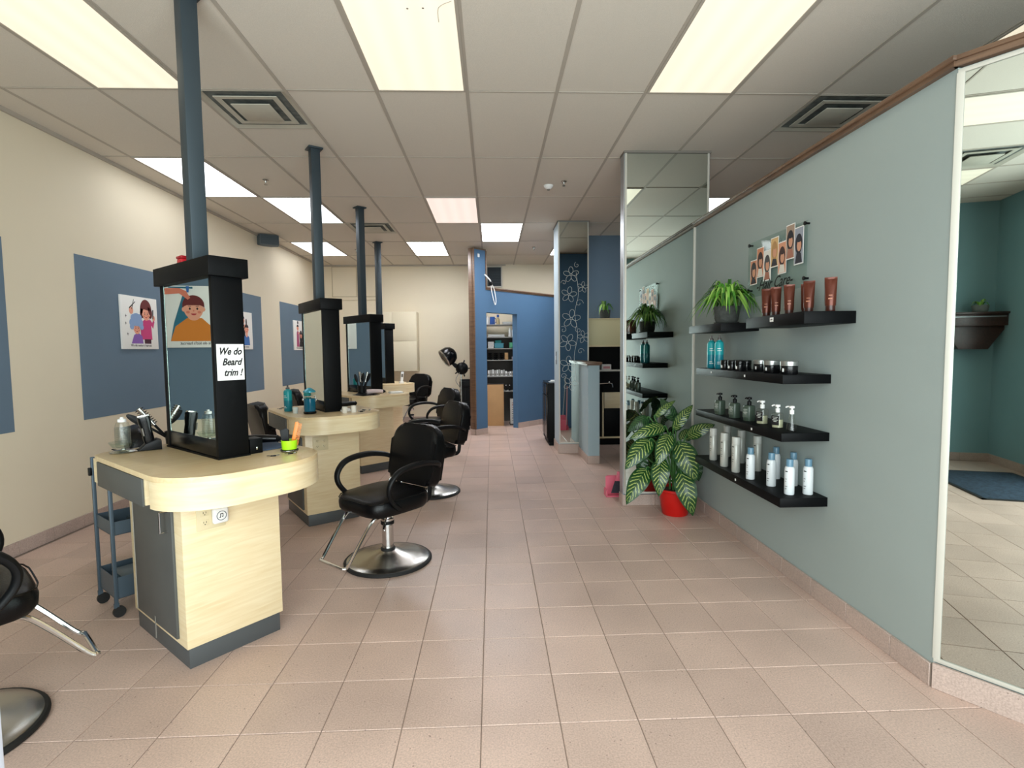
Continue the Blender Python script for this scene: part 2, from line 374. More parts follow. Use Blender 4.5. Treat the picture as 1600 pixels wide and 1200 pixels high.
plabel = {(-4,-1): 'warm light panel in the ceiling at the top left corner', (-1,-1): 'warm light panel in the ceiling straight above the aisle, cracked corner, nearest', (2,-1): 'warm light panel in the ceiling right of the aisle, nearest the sage wall',
 (5,-1): 'light panel peeking over the wood trim at the top right corner', (-4,-3): 'warm light panel behind the camera on the left, over the entrance', (-1,-3): 'warm light panel behind the camera seen in the large angled mirror', (2,-3): 'warm light panel behind the camera on the right', (5,-3): 'warm light panel behind the camera beyond the partition',
 (-5,1): 'cool white light panel cut by the nearest dark post', (-4,2): 'cool white light panel crossed by the second dark post', (-5,4): 'farthest cool white light panel along the left wall, behind the second post', (-2,4): 'small cool white light panel ahead of the far cream wall', (-1,2): 'pinkish light panel over the aisle', (0,3): 'cool white light panel over the aisle near the blue pillar', (4,2): 'cool white light panel showing between the tall mirror and the wood trim',
 (2,4): 'cool white light panel over the back store, mostly hidden by the column', (4,4): 'cool white light panel over the room behind the tall mirror'}
for i, j, k in panels:
    cx, cy = GX+(i+.5)*.61, GY+(j+.5)*1.22
    o = thing('ceiling_light', plabel[(i, j)], 'ceiling light', (cx, cy, 3.19), 0, 'ceiling light panels')
    g = G()
    for s in (-1, 1): g.box(s*.300, s*.283, -.6, .6, 0, .02, m_tbar); g.box(-.283, .283, s*.600, s*.588, 0, .02, m_tbar)
    g.build('frame', o)
    G().box(-.283, .283, -.588, .588, .004, .012, pm[k]).build('diffuser', o)
    if (i, j) == (-1, -1):
        G().tube([(.19,-.15,.002),(.195,-.25,.002),(.22,-.29,.002),(.27,-.32,.002)], .0016, m_tbar).build('crack', o); G().ball((.12,-.26,.003),.006,.006,.001,m_slab).build('speck', o); G().ball((.04,-.255,.003),.006,.006,.001,m_slab).build('speck', o)
m_vent = mat('vent_metal', 'bdb9ab', .5, var=.05, vscale=9)
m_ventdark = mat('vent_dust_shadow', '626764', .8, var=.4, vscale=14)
vlabel = ['square ceiling air vent right of the nearest dark post', 'square ceiling air vent beside the wood trim on the right', 'small ceiling air vent between the two farther posts', 'ceiling air vent behind the camera on the left, seen in the angled mirror', 'ceiling air vent beyond the partition']
for (i, j), lb in zip(vents, vlabel):
    cx, cy = GX+(i+.5)*.61, GY+j*1.22+.305
    o = thing('ceiling_vent', lb, 'air vent', (cx, cy, 3.19), 0, 'ceiling air vents')
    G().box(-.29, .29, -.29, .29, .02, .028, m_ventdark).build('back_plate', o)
    for a, b_, z0, z1 in ((.297, .262, 0.0, .0), (.215, .175, -.012, .0), ):
        g = G()   # sloped square louvre ring
        vs = []
        for r_, z in ((a, z1+.004), (b_, z0+.018), (b_+.004, z0+.024), (a, z1+.010)):
            vs += [(-r_, -r_, z), (r_, -r_, z), (r_, r_, z), (-r_, r_, z)]
        fs = [(q*4+k, q*4+(k+1) % 4, ((q+1) % 4)*4+(k+1) % 4, ((q+1) % 4)*4+k) for q in range(4) for k in range(4)]
        g.raw(vs, fs, m_vent); g.build('louvre' if a < .29 else 'frame', o, recalc=True)
    G().box(-.135, .135, -.135, .135, -.012, -.004, m_vent, bev=.003).build('centre_plate', o)
for (x, y), lb in zip(((.771, 5.555), (-2.275, 5.532), (.734, 9.03), (-2.3, 9.2)), ('sprinkler head over the aisle beside the round detector', 'sprinkler head in front of the second left light panel', 'sprinkler head over the blue closet', 'sprinkler head behind the third post')):
    o = thing('sprinkler_head', lb, 'sprinkler', (x, y, 3.197), 0, 'ceiling sprinkler heads')
    G().lathe([(.03, 0), (.03, -.006), (.012, -.012), (.009, -.03)], m_brush, n=16).build('escutcheon', o, recalc=True)
    G().lathe([(.004, -.03), (.004, -.045), (.017, -.047), (.017, -.05), (0, -.051)], m_brush, n=12).build('deflector', o, recalc=True)
o = thing('smoke_detector', 'round white detector on the ceiling left of the sprinkler', 'detector', (.626, 5.70, 3.197))
G().lathe([(.05, 0), (.05, -.012), (.035, -.03), (.02, -.04), (0, -.042)], m_white, n=20).build('housing', o, recalc=True)
G().lathe([(.018, -.04), (.012, -.052), (0, -.053)], m_slab, n=16).build('sensor', o, recalc=True)

# walls
wl = struct(G().box(XL-.12, XL, 1.1, YB+.1, 0, 3.22, m_cream).build('wall_left'))
struct(G().box(XL-.12, XL, -.87, 1.1, 0, 3.22, m_teal).build('wall_entrance'))
for y0, y1 in ((2.66, 3.885), (4.53, 5.77), (6.80, 8.045), (8.74, 9.95)):
    G().box(XL-.001, XL+.003, y0, y1, .893, 2.28, m_slate).build('painted_panel', wl)
wb = struct(G().box(XL-.1, 4.7, YB, YB+.1, 0, 3.22, m_cream).build('wall_back'))
struct(G().box(4.6, 4.7, -.87, YB, 0, 3.22, m_sage).build('wall_right'))
# storefront wall behind the camera with a wide window
g = G(); g.box(XL-.1, -2.15, -.87, -.75, 0, 3.22, m_teal); g.box(2.75, 4.7, -.87, -.75, 0, 3.22, m_teal); g.box(-2.15, 2.75, -.87, -.75, 2.85, 3.22, m_teal); g.box(-2.15, 2.75, -.87, -.75, 0, .12, m_teal)
struct(g.build('wall_front'))
g = G()
for x in (-2.13, -.93, .3, 1.53, 2.73): g.box(x-.025, x+.025, -.85, -.79, .12, 2.85, m_alu)
g.box(-2.15, 2.75, -.85, -.79, .12, .17, m_alu); g.box(-2.15, 2.75, -.85, -.79, 2.8, 2.85, m_alu)
wn = struct(g.build('window_1'))
for x in (-2.13, -.93, .3, 1.53): G().box(x+.025, x+1.2, -.825, -.82, .17, 2.8, m_pane).build('pane', wn)

# partition wall on the right (sage) and its end wall carrying a mirror
wp = struct(G().box(1.85, 1.97, 2.07, 4.73, 0, 2.535, m_sage).build('wall_partition'))
wc = struct(G().box(1.20, 1.97, 4.735, 4.85, 0, 3.2, m_blue).build('wall_column'))
struct(G().box(1.194, 1.2005, 4.733, 4.853, .1, 3.19, m_alu).build('trim_9'))
g = G(); g.box(1.825, 1.985, 2.062, 4.73, 2.535, 2.556, m_oak); g.box(1.812, 1.995, 2.052, 4.73, 2.556, 2.575, m_oak, bev=.004); struct(g.build('trim_1'))
AM = T((1.85, 2.07, 0)) @ Rot(-54)
struct(G().box(0, 1.5, .012, .13, 0, 2.535, m_sage, M=AM).build('wall_angled'))
g = G(); g.box(-.01, 1.5, -.02, .15, 2.535, 2.556, m_oak, M=AM); g.box(-.015, 1.5, -.03, .16, 2.556, 2.575, m_oak, M=AM, bev=.004); struct(g.build('trim_2'))

def baseboard(name, p0, p1, h=.1, th=.014, off=0.0, n0=(0, 0)):
    p0 = Vector((*p0, 0)); p1 = Vector((*p1, 0)); d = p1-p0; L = d.length; a = math.degrees(math.atan2(d.y, d.x)); M = T(p0) @ Rot(a)
    s = struct(G().box(0, L, -th+.004, .002, 0, h-.003, m_grout, M=M).build(name)); x = 0; first = None; step = .305
    k = off
    while k < L-.01:
        x0 = max(0, k); x1 = min(L, k+step)-.003
        if x1-x0 > .01:
            full = abs(x1-x0-step+.003) < 1e-4
            if full and first: o = first.copy(); COL.objects.link(o); o.parent = s
            else:
                o = G().box(0, x1-x0, -th, -.001, 0, h, m_base, bev=.0015, seg=1).build('tile', s)
                if full: first = o
            o.matrix_local = T((0, 0, 0)) @ M @ T((x0, 0, 0))
        k += step
    return s
baseboard('baseboard_left', (XL, 1.1), (XL, YB))           # front face towards +x (local -y)
baseboard('baseboard_back', (XL, YB), (-.2, YB))
baseboard('baseboard_partition', (1.85, 4.73), (1.85, 2.07))
v = Vector((math.cos(R(-54)), math.sin(R(-54))))
baseboard('baseboard_angled', (1.85, 2.07), (1.85+v.x*1.5, 2.07+v.y*1.5), h=.108)
baseboard('baseboard_column', (1.19, 4.735), (1.85, 4.735))
baseboard('baseboard_column_side', (1.20, 4.85), (1.20, 4.725))
baseboard('baseboard_entrance', (XL, -.75), (XL, 1.1))
baseboard('baseboard_front', (-2.15, -.75+.0), (XL, -.75))

def framed_mirror(label, M, W, H, z0, fw=.018, sides='lrb', extra=None, dep=.012):
    o = thing('wall_mirror', label, 'mirror'); o.matrix_world = M
    G().box(.004, W-.004, -.006, 0, z0, z0+H, m_mirror).build('mirror_glass', o)
    if 'l' in sides: G().box(-.004, fw, -dep, .002, z0-.0, z0+H, m_white_trim, bev=.002).build('frame_strip', o)
    if 'r' in sides: G().box(W-fw, W+.004, -dep, .002, z0, z0+H, m_white_trim, bev=.002).build('frame_strip', o)
    if 'b' in sides: G().box(0, W, -dep, .002, z0-.014, z0+.004, m_white_trim, bev=.002).build('frame_strip', o)
    if 't' in sides: G().box(0, W, -dep, .002, z0+H-.004, z0+H+.014, m_white_trim, bev=.002).build('frame_strip', o)
    if extra: extra(o)
    return o
framed_mirror('large white framed mirror on the angled wall at the right edge', AM @ T((.0, .010, 0)), 1.45, 2.39, .125, sides='lrbt', fw=.022)
framed_mirror('tall mirror facing the aisle beside the product shelves, reaching the ceiling', T((1.205, 4.733, 0)), .755, 3.06, .12, fw=.014, sides='lrb',
              extra=lambda o: G().box(.622, .643, -.014, 0, .115, 2.53, m_white_trim, bev=.002).build('joint_strip', o))
# wood-edged top strip where the mirror meets the ceiling
struct(G().box(1.19, 1.975, 4.715, 4.86, 3.18, 3.196, m_slab).build('trim_3'))

# column 2 with mirror
struct(G().box(.92, 1.34, 7.225, 7.72, 0, 3.2, mat('pale_blue_paint', 'a9bac3', .6)).build('wall_pier'))
mir2 = framed_mirror('narrow full height mirror with white etched flowers on the column', T((.925, 7.222, 0)), .41, 3.03, .15, fw=.014, sides='lrb')
baseboard('baseboard_pier', (.91, 7.222), (1.20, 7.222), h=.13)
baseboard('baseboard_pier_side', (.92, 7.72), (.92, 7.215), h=.13)
struct(G().box(.91, 1.35, 7.21, 7.73, 3.185, 3.197, m_slab).build('trim_4'))
# etched flowers
def flowers():
    g = G(); m = mat('frosted_etching', 'c9d3d1', .6)
    def fl(cx, cz, r, rot, n=5):
        for k in range(n):
            a = R(rot+k*360/n); px, pz = cx+math.cos(a)*r*.6, cz+math.sin(a)*r*.6
            pts = []
            for q in range(9):
                b = 2*PI*q/9; X = r*.48*math.cos(b); Z = r*.30*math.sin(b)
                pts.append((px+X*math.cos(a)-Z*math.sin(a), -.0075, pz+X*math.sin(a)+Z*math.cos(a)))
            g.tube(pts, .0022, m, n=4, closed=True, sub=2)
        pts = [(cx+r*.14*math.cos(2*PI*q/8), -.0075, cz+r*.14*math.sin(2*PI*q/8)) for q in range(8)]; g.tube(pts, .0022, m, n=4, closed=True, sub=1)
    def curl(cx, cz, r, s, a0=0):
        pts = [(cx+s*r*(1-q/14)*math.cos(a0+q*.55), -.0075, cz+r*(1-q/14)*math.sin(a0+q*.55)) for q in range(13)]; g.tube(pts, .002, m, n=4, sub=2)
    for cx, cz, r, rot in ((.17, 2.47, .10, 20), (.14, 2.20, .10, 80), (.33, 2.30, .07, 10), (.17, 1.87, .12, 10), (.12, 1.55, .11, 60), (.34, 1.62, .08, 30), (.13, 1.24, .11, 15), (.16, .98, .10, 70)): fl(cx, cz, r, rot)
    for cx, cz, r, s, a in ((.28, 2.08, .06, 1, 0), (.06, 1.72, .05, -1, 1), (.27, 1.72, .05, 1, 2), (.30, 1.42, .05, 1, 0), (.29, 1.12, .06, -1, 1), (.07, 2.36, .04, -1, 0), (.25, 2.6, .04, 1, 2), (.06, 1.08, .045, 1, 0)): curl(cx, cz, r, s, a)
    g.tube([(.24, -.0075, 2.5), (.27, -.0075, 2.2), (.22, -.0075, 1.95), (.26, -.0075, 1.65), (.21, -.0075, 1.35), (.24, -.0075, 1.0)], .0022, m, n=4)
    return g.build('flower_etching', mir2)
flowers()
# low wall with wood cap
struct(G().box(1.20, 1.345, 6.52, 7.225, 0, 1.245, mat('pale_sage_paint', '9cb0b8', .6)).build('wall_low'))
g = G(); g.box(1.185, 1.36, 6.505, 7.222, 1.245, 1.262, m_oak); g.box(1.17, 1.375, 6.49, 7.222, 1.262, 1.285, m_oak, bev=.005); struct(g.build('trim_5'))
baseboard('baseboard_low', (1.20, 7.21), (1.20, 6.52)); baseboard('baseboard_low_end', (1.188, 6.52), (1.345, 6.52)); 
# blue wall of the back alcove
struct(G().box(1.24, 4.6, 8.15, 8.25, 0, 3.2, m_slate).build('wall_alcove'))

# diagonal closet wall: local x along it from the pillar end
DM = T((-.28, 8.92, 0)) @ Rot(45)
g = G(); g.box(0, .27, 0, .12, 0, 3.15, m_blue, M=DM); g.box(.27, 1.06, 0, .12, 2.105, 2.49, m_blue, M=DM); g.box(1.06, 2.55, 0, .12, 0, 2.49, m_blue, M=DM)
struct(g.build('wall_closet'))
g = G(); g.box(-.022, 0, -.008, .128, .1, 3.17, m_oak, M=DM, bev=.003); g.box(-.034, -.022, .03, .09, .1, 3.16, m_oak, M=DM, bev=.003); g.box(.258, .282, -.012, .13, 2.49, 3.15, m_oak, M=DM); g.box(.0, .27, -.006, .126, 3.15, 3.172, m_oak, M=DM); struct(g.build('trim_6'))
g = G(); g.box(.27, 2.55, -.015, .135, 2.49, 2.51, m_oak, M=DM); g.box(.27, 2.55, -.03, .15, 2.51, 2.535, m_oak, M=DM, bev=.004); struct(g.build('trim_7'))
dv = lambda s, o=0: (-.28+(s)*.7071+o*.7071, 8.92+(s)*.7071-o*.7071)
baseboard('baseboard_pillar', dv(-.02, .0), dv(.27, .0)); baseboard('baseboard_pillar_end', (-.36-.014, 9.0-.014), (-.28-.014, 8.92-.014)); baseboard('baseboard_closet', dv(1.06), dv(2.5))
baseboard('baseboard_jamb', dv(1.06, .0), dv(1.06, .0001))if False else None

# ================================================================== STYLING STATIONS
def counter_outline(inset=0.0):
    a0, a1, b0, b1 = -.155+inset, .585-inset, -.345+inset, .70-inset
    pts = []
    def arc(cx, cy, rx, ry, s, e, n=10):
        for i in range(n+1):
            a = R(s+(e-s)*i/n); pts.append((cx+rx*math.cos(a), cy+ry*math.sin(a)))
    arc(a0+.27, b0+.24, .27, .24, 180, 270); arc(a1-.30, b0+.26, .30, .26, 270, 360)
    arc(a1-.10, b1-.10, .10, .10, 0, 90, 6); arc(a0+.10, b1-.10, .10, .10, 90, 180, 6)
    return pts
CZ = .943
def make_station(label, loc, th, post_top=3.197):
    o = thing('styling_station', label, 'styling station', (loc[0], loc[1], 0), R(th), 'styling stations with two-sided mirrors')
    W_, L_ = .442, .66
    G().box(.02, W_-.03, .02, L_-.03, 0, .1, m_kick).box(0, W_-.012, 0, L_-.01, .0, .098, m_kick, bev=.003).build('kickboard', o)
    g = G(); g.box(-.01, W_, -.01, L_, .098, .812, m_maple, bev=.002); g.build('cabinet_body', o)
    for side in (0, 1):
        x0, x1 = (-.022, -.008) if side == 0 else (W_-.002, W_+.012)
        d = G().box(x0, x1, .075, L_-.085, .125, .735, m_grey, bev=.002).build('door', o)
        xs = x0-.0 if side == 0 else x1; sgn = -1 if side == 0 else 1
        G().tube([(xs, .12, .72), (xs+sgn*.03, .12, .72), (xs+sgn*.03, .12, .625), (xs, .12, .625)], .005, m_chrome, sub=1, n=8).build('handle', d)
        G().box(x0, x1, L_-.084, L_-.076, .125, .735, m_white_trim).build('edge_strip', o)
        # drawer front let into the counter edge
        xa, xb = (-.158, -.150) if side == 0 else (.580, .588)
        G().box(xa, xb, -.03, .58, .80, .918, m_grey, bev=.001).build('drawer_front', o)
    G().box(-.15, .58, -.04, .66, .806, .925, m_maple).build('drawer_box', o)
    g = G(); g.prism(counter_outline(), .921, CZ, m_maple2, bev=.003); g.build('countertop', o)
    # curved apron round the front
    out = [p for p in counter_outline() if p[1] < .03]; inn = [p for p in counter_outline(.018) if p[1] < .03]
    n = min(len(out), len(inn)); vs = []; fs = []
    for k in range(n):
        vs += [(*out[k], .921), (*out[k], .805), (*inn[k], .805), (*inn[k], .921)]
    for k in range(n-1):
        for q in range(4): fs.append((k*4+q, (k+1)*4+q, (k+1)*4+(q+1) % 4, k*4+(q+1) % 4))
    fs += [(0, 1, 2, 3), tuple((n-1)*4+q for q in (3, 2, 1, 0))]
    g = G(); g.raw(vs, fs, m_maple); g.prism([p for p in counter_outline(.016) if p[1] < .03], .806, .814, m_maple); g.build('apron', o, recalc=True)
    # outlet on the front
    a = G().box(.05, .175, -.0165, -.0095, .63, .745, mat('cream_plastic', 'd9cba6', .45), bev=.003).build('outlet_plate', o)
    g = G()
    for px in (.085, .14):
        for pz in (.665, .71):
            g.box(px-.017, px+.017, -.018, -.016, pz-.014, pz+.014, mat('cream_plastic', 'd9cba6', .45), bev=.002)
            for s in (-.006, .006): g.box(px+s-.001, px+s+.001, -.0186, -.0178, pz-.002, pz+.006, m_ink)
            g.box(px-.002, px+.002, -.0186, -.0178, pz-.010, pz-.006, m_ink)
    g.build('socket', a)
    # mirror box
    x0, x1, y0, y1, z1 = .163, .30, -.014, .60, 1.888
    G().box(x0-.006, x1+.006, y0-.004, y1+.004, CZ, CZ+.008, m_black).box(x0, x1, y0+.03, y1-.03, CZ+.006, CZ+.09, m_blackgloss, bev=.003).build('mirror_sill', o)
    for ya, yb in ((y0, y0+.03), (y1-.03, y1)): G().box(x0-.002, x1+.002, ya, yb, CZ+.004, z1-.08, m_black, bev=.002).build('side_panel', o)
    G().box(x0-.022, x1+.022, y0-.024, y1+.024, z1-.09, z1, m_black, bev=.003).build('mirror_cap', o)
    G().box(x0+.012, x1-.012, y0+.03, y1-.03, CZ+.08, z1-.08, m_black).build('mirror_core', o)
    for xa, xb in ((x0+.004, x0+.011), (x1-.011, x1-.004)):
        mm = G().box(xa, xb, y0+.042, y1-.038, CZ+.09, z1-.09, m_mirror).build('mirror_glass', o)
        for ya, yb in ((y0+.034, y0+.042), (y1-.038, y1-.032)): G().box(xa-.0005, xb+.0005, ya, yb, CZ+.09, z1-.09, m_glassedge).build('bevelled_edge', mm)
    cx, cy = (x0+x1)/2, (y0+y1)/2
    G().box(cx-.038, cx+.038, cy-.038, cy+.038, z1, post_top-.012, m_dsteel, bev=.002).build('post', o)
    G().box(cx-.06, cx+.06, cy-.06, cy+.06, post_top-.014, post_top-.001, m_dsteel, bev=.002).build('ceiling_flange', o)
    return o
ST = [((-1.397, 2.363), 50.2), ((-1.534, 4.32), 34.5), ((-1.557, 6.182), 42.6), ((-1.80, 8.22), 40.0)]
s0 = make_station('nearest styling station, maple counter with a tall two-sided mirror and a handwritten sign', *ST[0])
slab = ['', 'second styling station from the front, with blue disinfectant jar and teal bottles', 'third styling station, with a holder full of brushes', 'farthest styling station, mostly hidden behind the third']
SL = [s0]
for k in (1, 2, 3): SL.append(dup(s0, (*ST[k][0], 0), R(ST[k][1]), slab[k]))
def SM(k): return T((*ST[k][0], 0)) @ Rot(ST[k][1])
def sw(k, a, b, z=CZ): return SM(k) @ Vector((a, b, z))

# adhesive sign and smart plug on the first station
o = thing('paper_sign', 'handwritten white paper sign on the black mirror edge of the nearest station', 'sign', sw(0, .2315, -.0145, 1.40), R(ST[0][1]))
G().box(-.062, .062, -.0018, -.0006, -.085, .085, m_paper).build('sheet', o)
for i, (s, z, x) in enumerate((('We do', .05, -.002), ('Beard', 0, .004), ('trim !', -.05, .008))):
    text('lettering', s, .046, T((x, -.0026, z)), m_ink, o, shear=.35, sx=.80, bold=.0012)
o = thing('smart_plug', 'white square smart plug with a round button in the nearest station outlet', 'plug', sw(0, .145, -.020, .69), R(ST[0][1]))
G().box(-.035, .035, -.03, 0, -.038, .038, m_white, bev=.012, seg=3).build('housing', o)
g = G(); M = T((0, -.0305, 0)) @ Rot(90, 'X')
g.tube([(.021*math.cos(2*PI*q/24), .021*math.sin(2*PI*q/24), 0) for q in range(24)], .0016, mat('grey_ring', '56606a', .4), M=M, n=6, closed=True, sub=1); g.build('button_ring', o)
g = G(); g.box(-.006, -.004, -.0318, -.030, -.006, .008, m_ink); g.box(.005, .007, -.0318, -.030, -.004, .010, m_ink); g.box(-.006, .007, -.0318, -.030, .007, .010, m_ink); g.ball((-.007, -.031, -.007), .003, .001, .0025, m_ink); g.ball((.004, -.031, -.005), .003, .001, .0025, m_ink); g.build('music_note_mark', o)
o = thing('tape_piece', 'small clear tape strip on the kickboard corner of the nearest station', 'tape', sw(0, -.011, .33, .11), R(ST[0][1]))
G().box(-.0135, -.0125, -.006, .006, -.06, .05, mat('grey_tape', '8a8883', .4)).build('strip', o)
o = thing('hair_clipper_box', 'small red lidded box lying on top of the nearest mirror cap', 'box', sw(0, .232, .45, 1.888), R(ST[0][1]))
m_red = mat('red_plastic', 'c8202c', .35)
G().box(-.028, .028, -.03, .03, 0, .045, m_red, bev=.006).build('body', o)
G().box(-.03, .03, -.034, .034, .045, .06, mat('dark_red_plastic', 'a5161f', .35), bev=.005).build('lid', o)
G().box(-.012, .012, -.0315, -.030, .012, .032, m_white).build('label', o)

# ================================================================== SALON CHAIRS
def make_chair(label):
    o = thing('salon_chair', label, 'chair', (0, 0, 0), 0, 'black hydraulic salon chairs')
    G().lathe([(.0, 0), (.292, 0), (.298, .006), (.298, .014), (.29, .022), (.27, .024)], m_rubber, n=48).build('base_rim', o, recalc=True)
    G().lathe([(.285, .018), (.275, .026), (.22, .036), (.15, .05), (.09, .068), (.06, .082), (0, .084)], m_brush, n=48).build('base_disc', o, recalc=True)
    G().lathe([(.05, .078), (.05, .092), (.045, .096), (0, .097)], m_rubber, n=24).build('column_gasket', o, recalc=True)
    G().lathe([(.039, .09), (.039, .27), (0, .27)], m_chrome, n=28).build('column', o, recalc=True)
    G().lathe([(.041, .255), (.044, .26), (.044, .30), (.03, .302), (.028, .302), (.028, .365), (0, .366)], m_chrome, n=24).build('piston', o, recalc=True)
    G().lathe([(.046, .262), (.046, .285), (.04, .287)], m_plastic, n=24).build('collar', o, recalc=True)
    g = G(); g.tube([(0, 0, .315), (-.10, .10, .315), (-.20, .19, .312), (-.215, .20, .312)], .007, m_chrome, n=8); g.tube([(.03, .02, .30), (.055, .03, .292), (.05, .06, .292)], .006, m_chrome, n=6)
    lv = g.build('pump_lever', o)
    G().box(-.11, .11, -.13, .15, .355, .385, m_plastic, bev=.006).build('seat_plate', o)
    # seat cushion with crowned top
    t_ = bmesh.new(); bmesh.ops.create_grid(t_, x_segments=14, y_segments=14, size=1)
    vs = []
    def sq(u, v): return u*math.sqrt(max(0, 1-v*v*.34)), v*math.sqrt(max(0, 1-u*u*.34))
    n = 15
    prof = []
    V = []; F = []
    for lay, (k, z) in enumerate(((.80, .382), (.93, .388), (.99, .41), (1.0, .44), (.99, .47), (.95, .492), (.86, .503), (.6, .508), (.3, .508))):
        for q in range(40):
            a = 2*PI*q/40; c_, s_ = math.cos(a), math.sin(a); e = 5
            kk = (abs(c_)**e+abs(s_)**e)**(-1/e)
            x, y = c_*kk*.245*k, s_*kk*.245*k
            zz = z - (.018*max(0, y/.245)**2 if z > .45 else 0)
            V.append((x*(1-.05*max(0, y/.245)), .03+y, zz))
    for l in range(8):
        for q in range(40): F.append((l*40+q, l*40+(q+1) % 40, (l+1)*40+(q+1) % 40, (l+1)*40+q))
    F.append(tuple(range(40))[::-1]); F.append(tuple(8*40+q for q in range(40)))
    t_.free(); seat = G(); seat.raw(V, F, m_vinyl); sobj = seat.build('seat', o, recalc=True)
    g = G(); ring = []
    for q in range(28):
        a = 2*PI*q/28; c_, s_ = math.cos(a), math.sin(a); kk = (abs(c_)**5+abs(s_)**5)**-.2
        y = s_*kk*.243; ring.append((c_*kk*.243*(1-.05*max(0, y/.245)), .03+y, .488-.012*max(0, y/.245)**2))
    g.tube(ring, .0035, m_blackgloss, n=5, closed=True, sub=1); g.build('piping', sobj)
    # backrest
    BM = T((0, -.235, .50)) @ Rot(11, 'X')
    pts = []
    def arc(cx, cz, r, s, e, k=6):
        for i in range(k+1): a = R(s+(e-s)*i/k); pts.append((cx+r*math.cos(a), cz+r*math.sin(a)))
    arc(.175, .045, .05, -90, 0); arc(.105, .295, .128, 0, 90); arc(-.105, .295, .128, 90, 180); arc(-.175, .045, .05, 180, 270)
    g = G(); g.prism(pts, -.06, .05, m_vinyl, M=BM, bev=.034, seg=4, axis='y'); bk = g.build('backrest', o)
    g = G(); g.tube([(p[0]*.985, .024, p[1]*.99+.003) for p in pts[::2]], .0035, m_blackgloss, M=BM, n=5, closed=True, sub=1); g.tube([(p[0]*.985, -.034, p[1]*.99+.003) for p in pts[::2]], .0035, m_blackgloss, M=BM, n=5, closed=True, sub=1); g.build('piping', bk)
    g = G()
    for s in (-1, 1): g.tube([(s*.16, -.14, .40), (s*.165, -.225, .41), (s*.165, -.245, .46), (s*.165, -.25, .56)], .012, m_plastic, n=8, flat=1.6)
    g.box(-.17, .17, -.225, -.19, .385, .41, m_plastic, bev=.005); g.build('back_bracket', o)
    for s in (-1, 1):
        g = G(); g.tube([(s*.225, -.275, .64), (s*.268, -.22, .675), (s*.285, -.10, .70), (s*.29, .03, .70), (s*.287, .135, .675), (s*.28, .195, .61), (s*.27, .195, .54), (s*.258, .145, .47), (s*.24, .09, .43)], lambda t: .0205+.006*math.sin(PI*min(1, t*1.5)), m_plastic, n=12, flat=.75)
        g.build('armrest', o)
    g = G()
    g.tube([(-.14, .16, .385), (-.14, .225, .365), (-.137, .30, .28), (-.132, .41, .135), (-.125, .437, .118), (-.10, .44, .116), (.10, .44, .116), (.125, .437, .118), (.132, .41, .135), (.137, .30, .28), (.14, .225, .365), (.14, .16, .385)], .0105, m_chrome, n=10)
    g.build('footrest', o)
    return o
c1 = make_chair('black salon chair nearest the aisle, in front of the second station')
c1.location = (-.735, 3.575, 0); c1.rotation_euler = (0, 0, R(230-90))
dup(c1, (-.64, 5.32, 0), R(210-90), 'black salon chair right behind the nearest aisle chair, seen from its side')
dup(c1, (-.86, 7.30, 0), R(214-90), 'black salon chair at the third station, facing left with an open arm loop')
c4 = dup(c1, (-1.50, 9.70, 0), R(240-90), 'farthest black salon chair, against the cream back wall')
c5 = dup(c1, (-2.06, 1.95, 0), R(47-90), 'black salon chair cut by the left edge of the picture, footrest pointing right')
dup(c1, (-2.38, 4.08, 0), R(40-90), 'dark salon chair whose back shows behind the hair clipper on the nearest counter')
dup(c1, (-2.25, 5.80, 0), R(42-90), 'dark salon chair whose back shows left of the second station')
dup(c1, (-2.60, 7.75, 0), R(40-90), 'dark salon chair hidden behind the second station mirror, by the left wall')

def pump_up(root, h):      # a chair pumped higher: everything above the column rises
    for ch in root.children:
        n_ = ch.name.split('.')[0]
        if n_ in ('base_rim', 'base_disc', 'column_gasket', 'column', 'collar'): continue
        ch.location.z += h
pump_up(c5, .075); pump_up(c4, .10)
# ================================================================== TROLLEY
o = thing('rolling_trolley', 'dark metal rolling trolley with two trays behind the nearest station', 'trolley', (-2.286, 3.044, 0), math.atan2(-.173, .211))
m_tr = mat('blue_grey_metal', '4b5a66', .4, .3)
Wt, Dt = .273, .36
for i, (x, y, h) in enumerate(((0, 0, .86), (Wt, 0, .86), (0, Dt, .86), (Wt, Dt, .86))):
    g = G(); g.box(x-.009, x+.009, y-.009, y+.009, .075, h, m_tr, bev=.002); g.build('leg', o)
    c = G(); c.box(x-.006, x+.006, y-.012, y+.012, .055, .08, m_tr); cc = c.build('caster_fork', o)
    G().tube([(x-.009, y+.012, .03), (x+.009, y+.012, .03)], .03, m_rubber, n=20, sub=1).build('wheel', cc)
def tray(z, h):
    g = G(); g.box(0, Wt, 0, Dt, z, z+.004, m_tr)
    for a in ((0, Wt, 0, .004), (0, Wt, Dt-.004, Dt), (0, .004, 0, Dt), (Wt-.004, Wt, 0, Dt)): g.box(a[0], a[1], a[2], a[3], z, z+h, m_tr)
    g.build('tray', o)
tray(.455, .075); tray(.10, .12); tray(.80, .05)
G().box(-.012, .012, -.022, -.006, .755, .80, m_plastic, bev=.003).build('knob', o)
b = thing('storage_box', 'pale blue plastic box standing in the lower tray of the trolley', 'box', o.matrix_basis @ Vector((.14, .15, .105)), o.rotation_euler.z)
G().box(-.09, .09, -.10, .10, 0, .09, mat('pale_blue_plastic', '6d8596', .35), bev=.008).build('body', b)
G().box(-.095, .095, -.105, .105, .085, .097, mat('grey_lid', '56646d', .4), bev=.004).build('lid', b)
b = thing('wire_basket', 'small clear tub standing in the upper tray of the trolley', 'tub', o.matrix_basis @ Vector((.18, .14, .46)), o.rotation_euler.z)
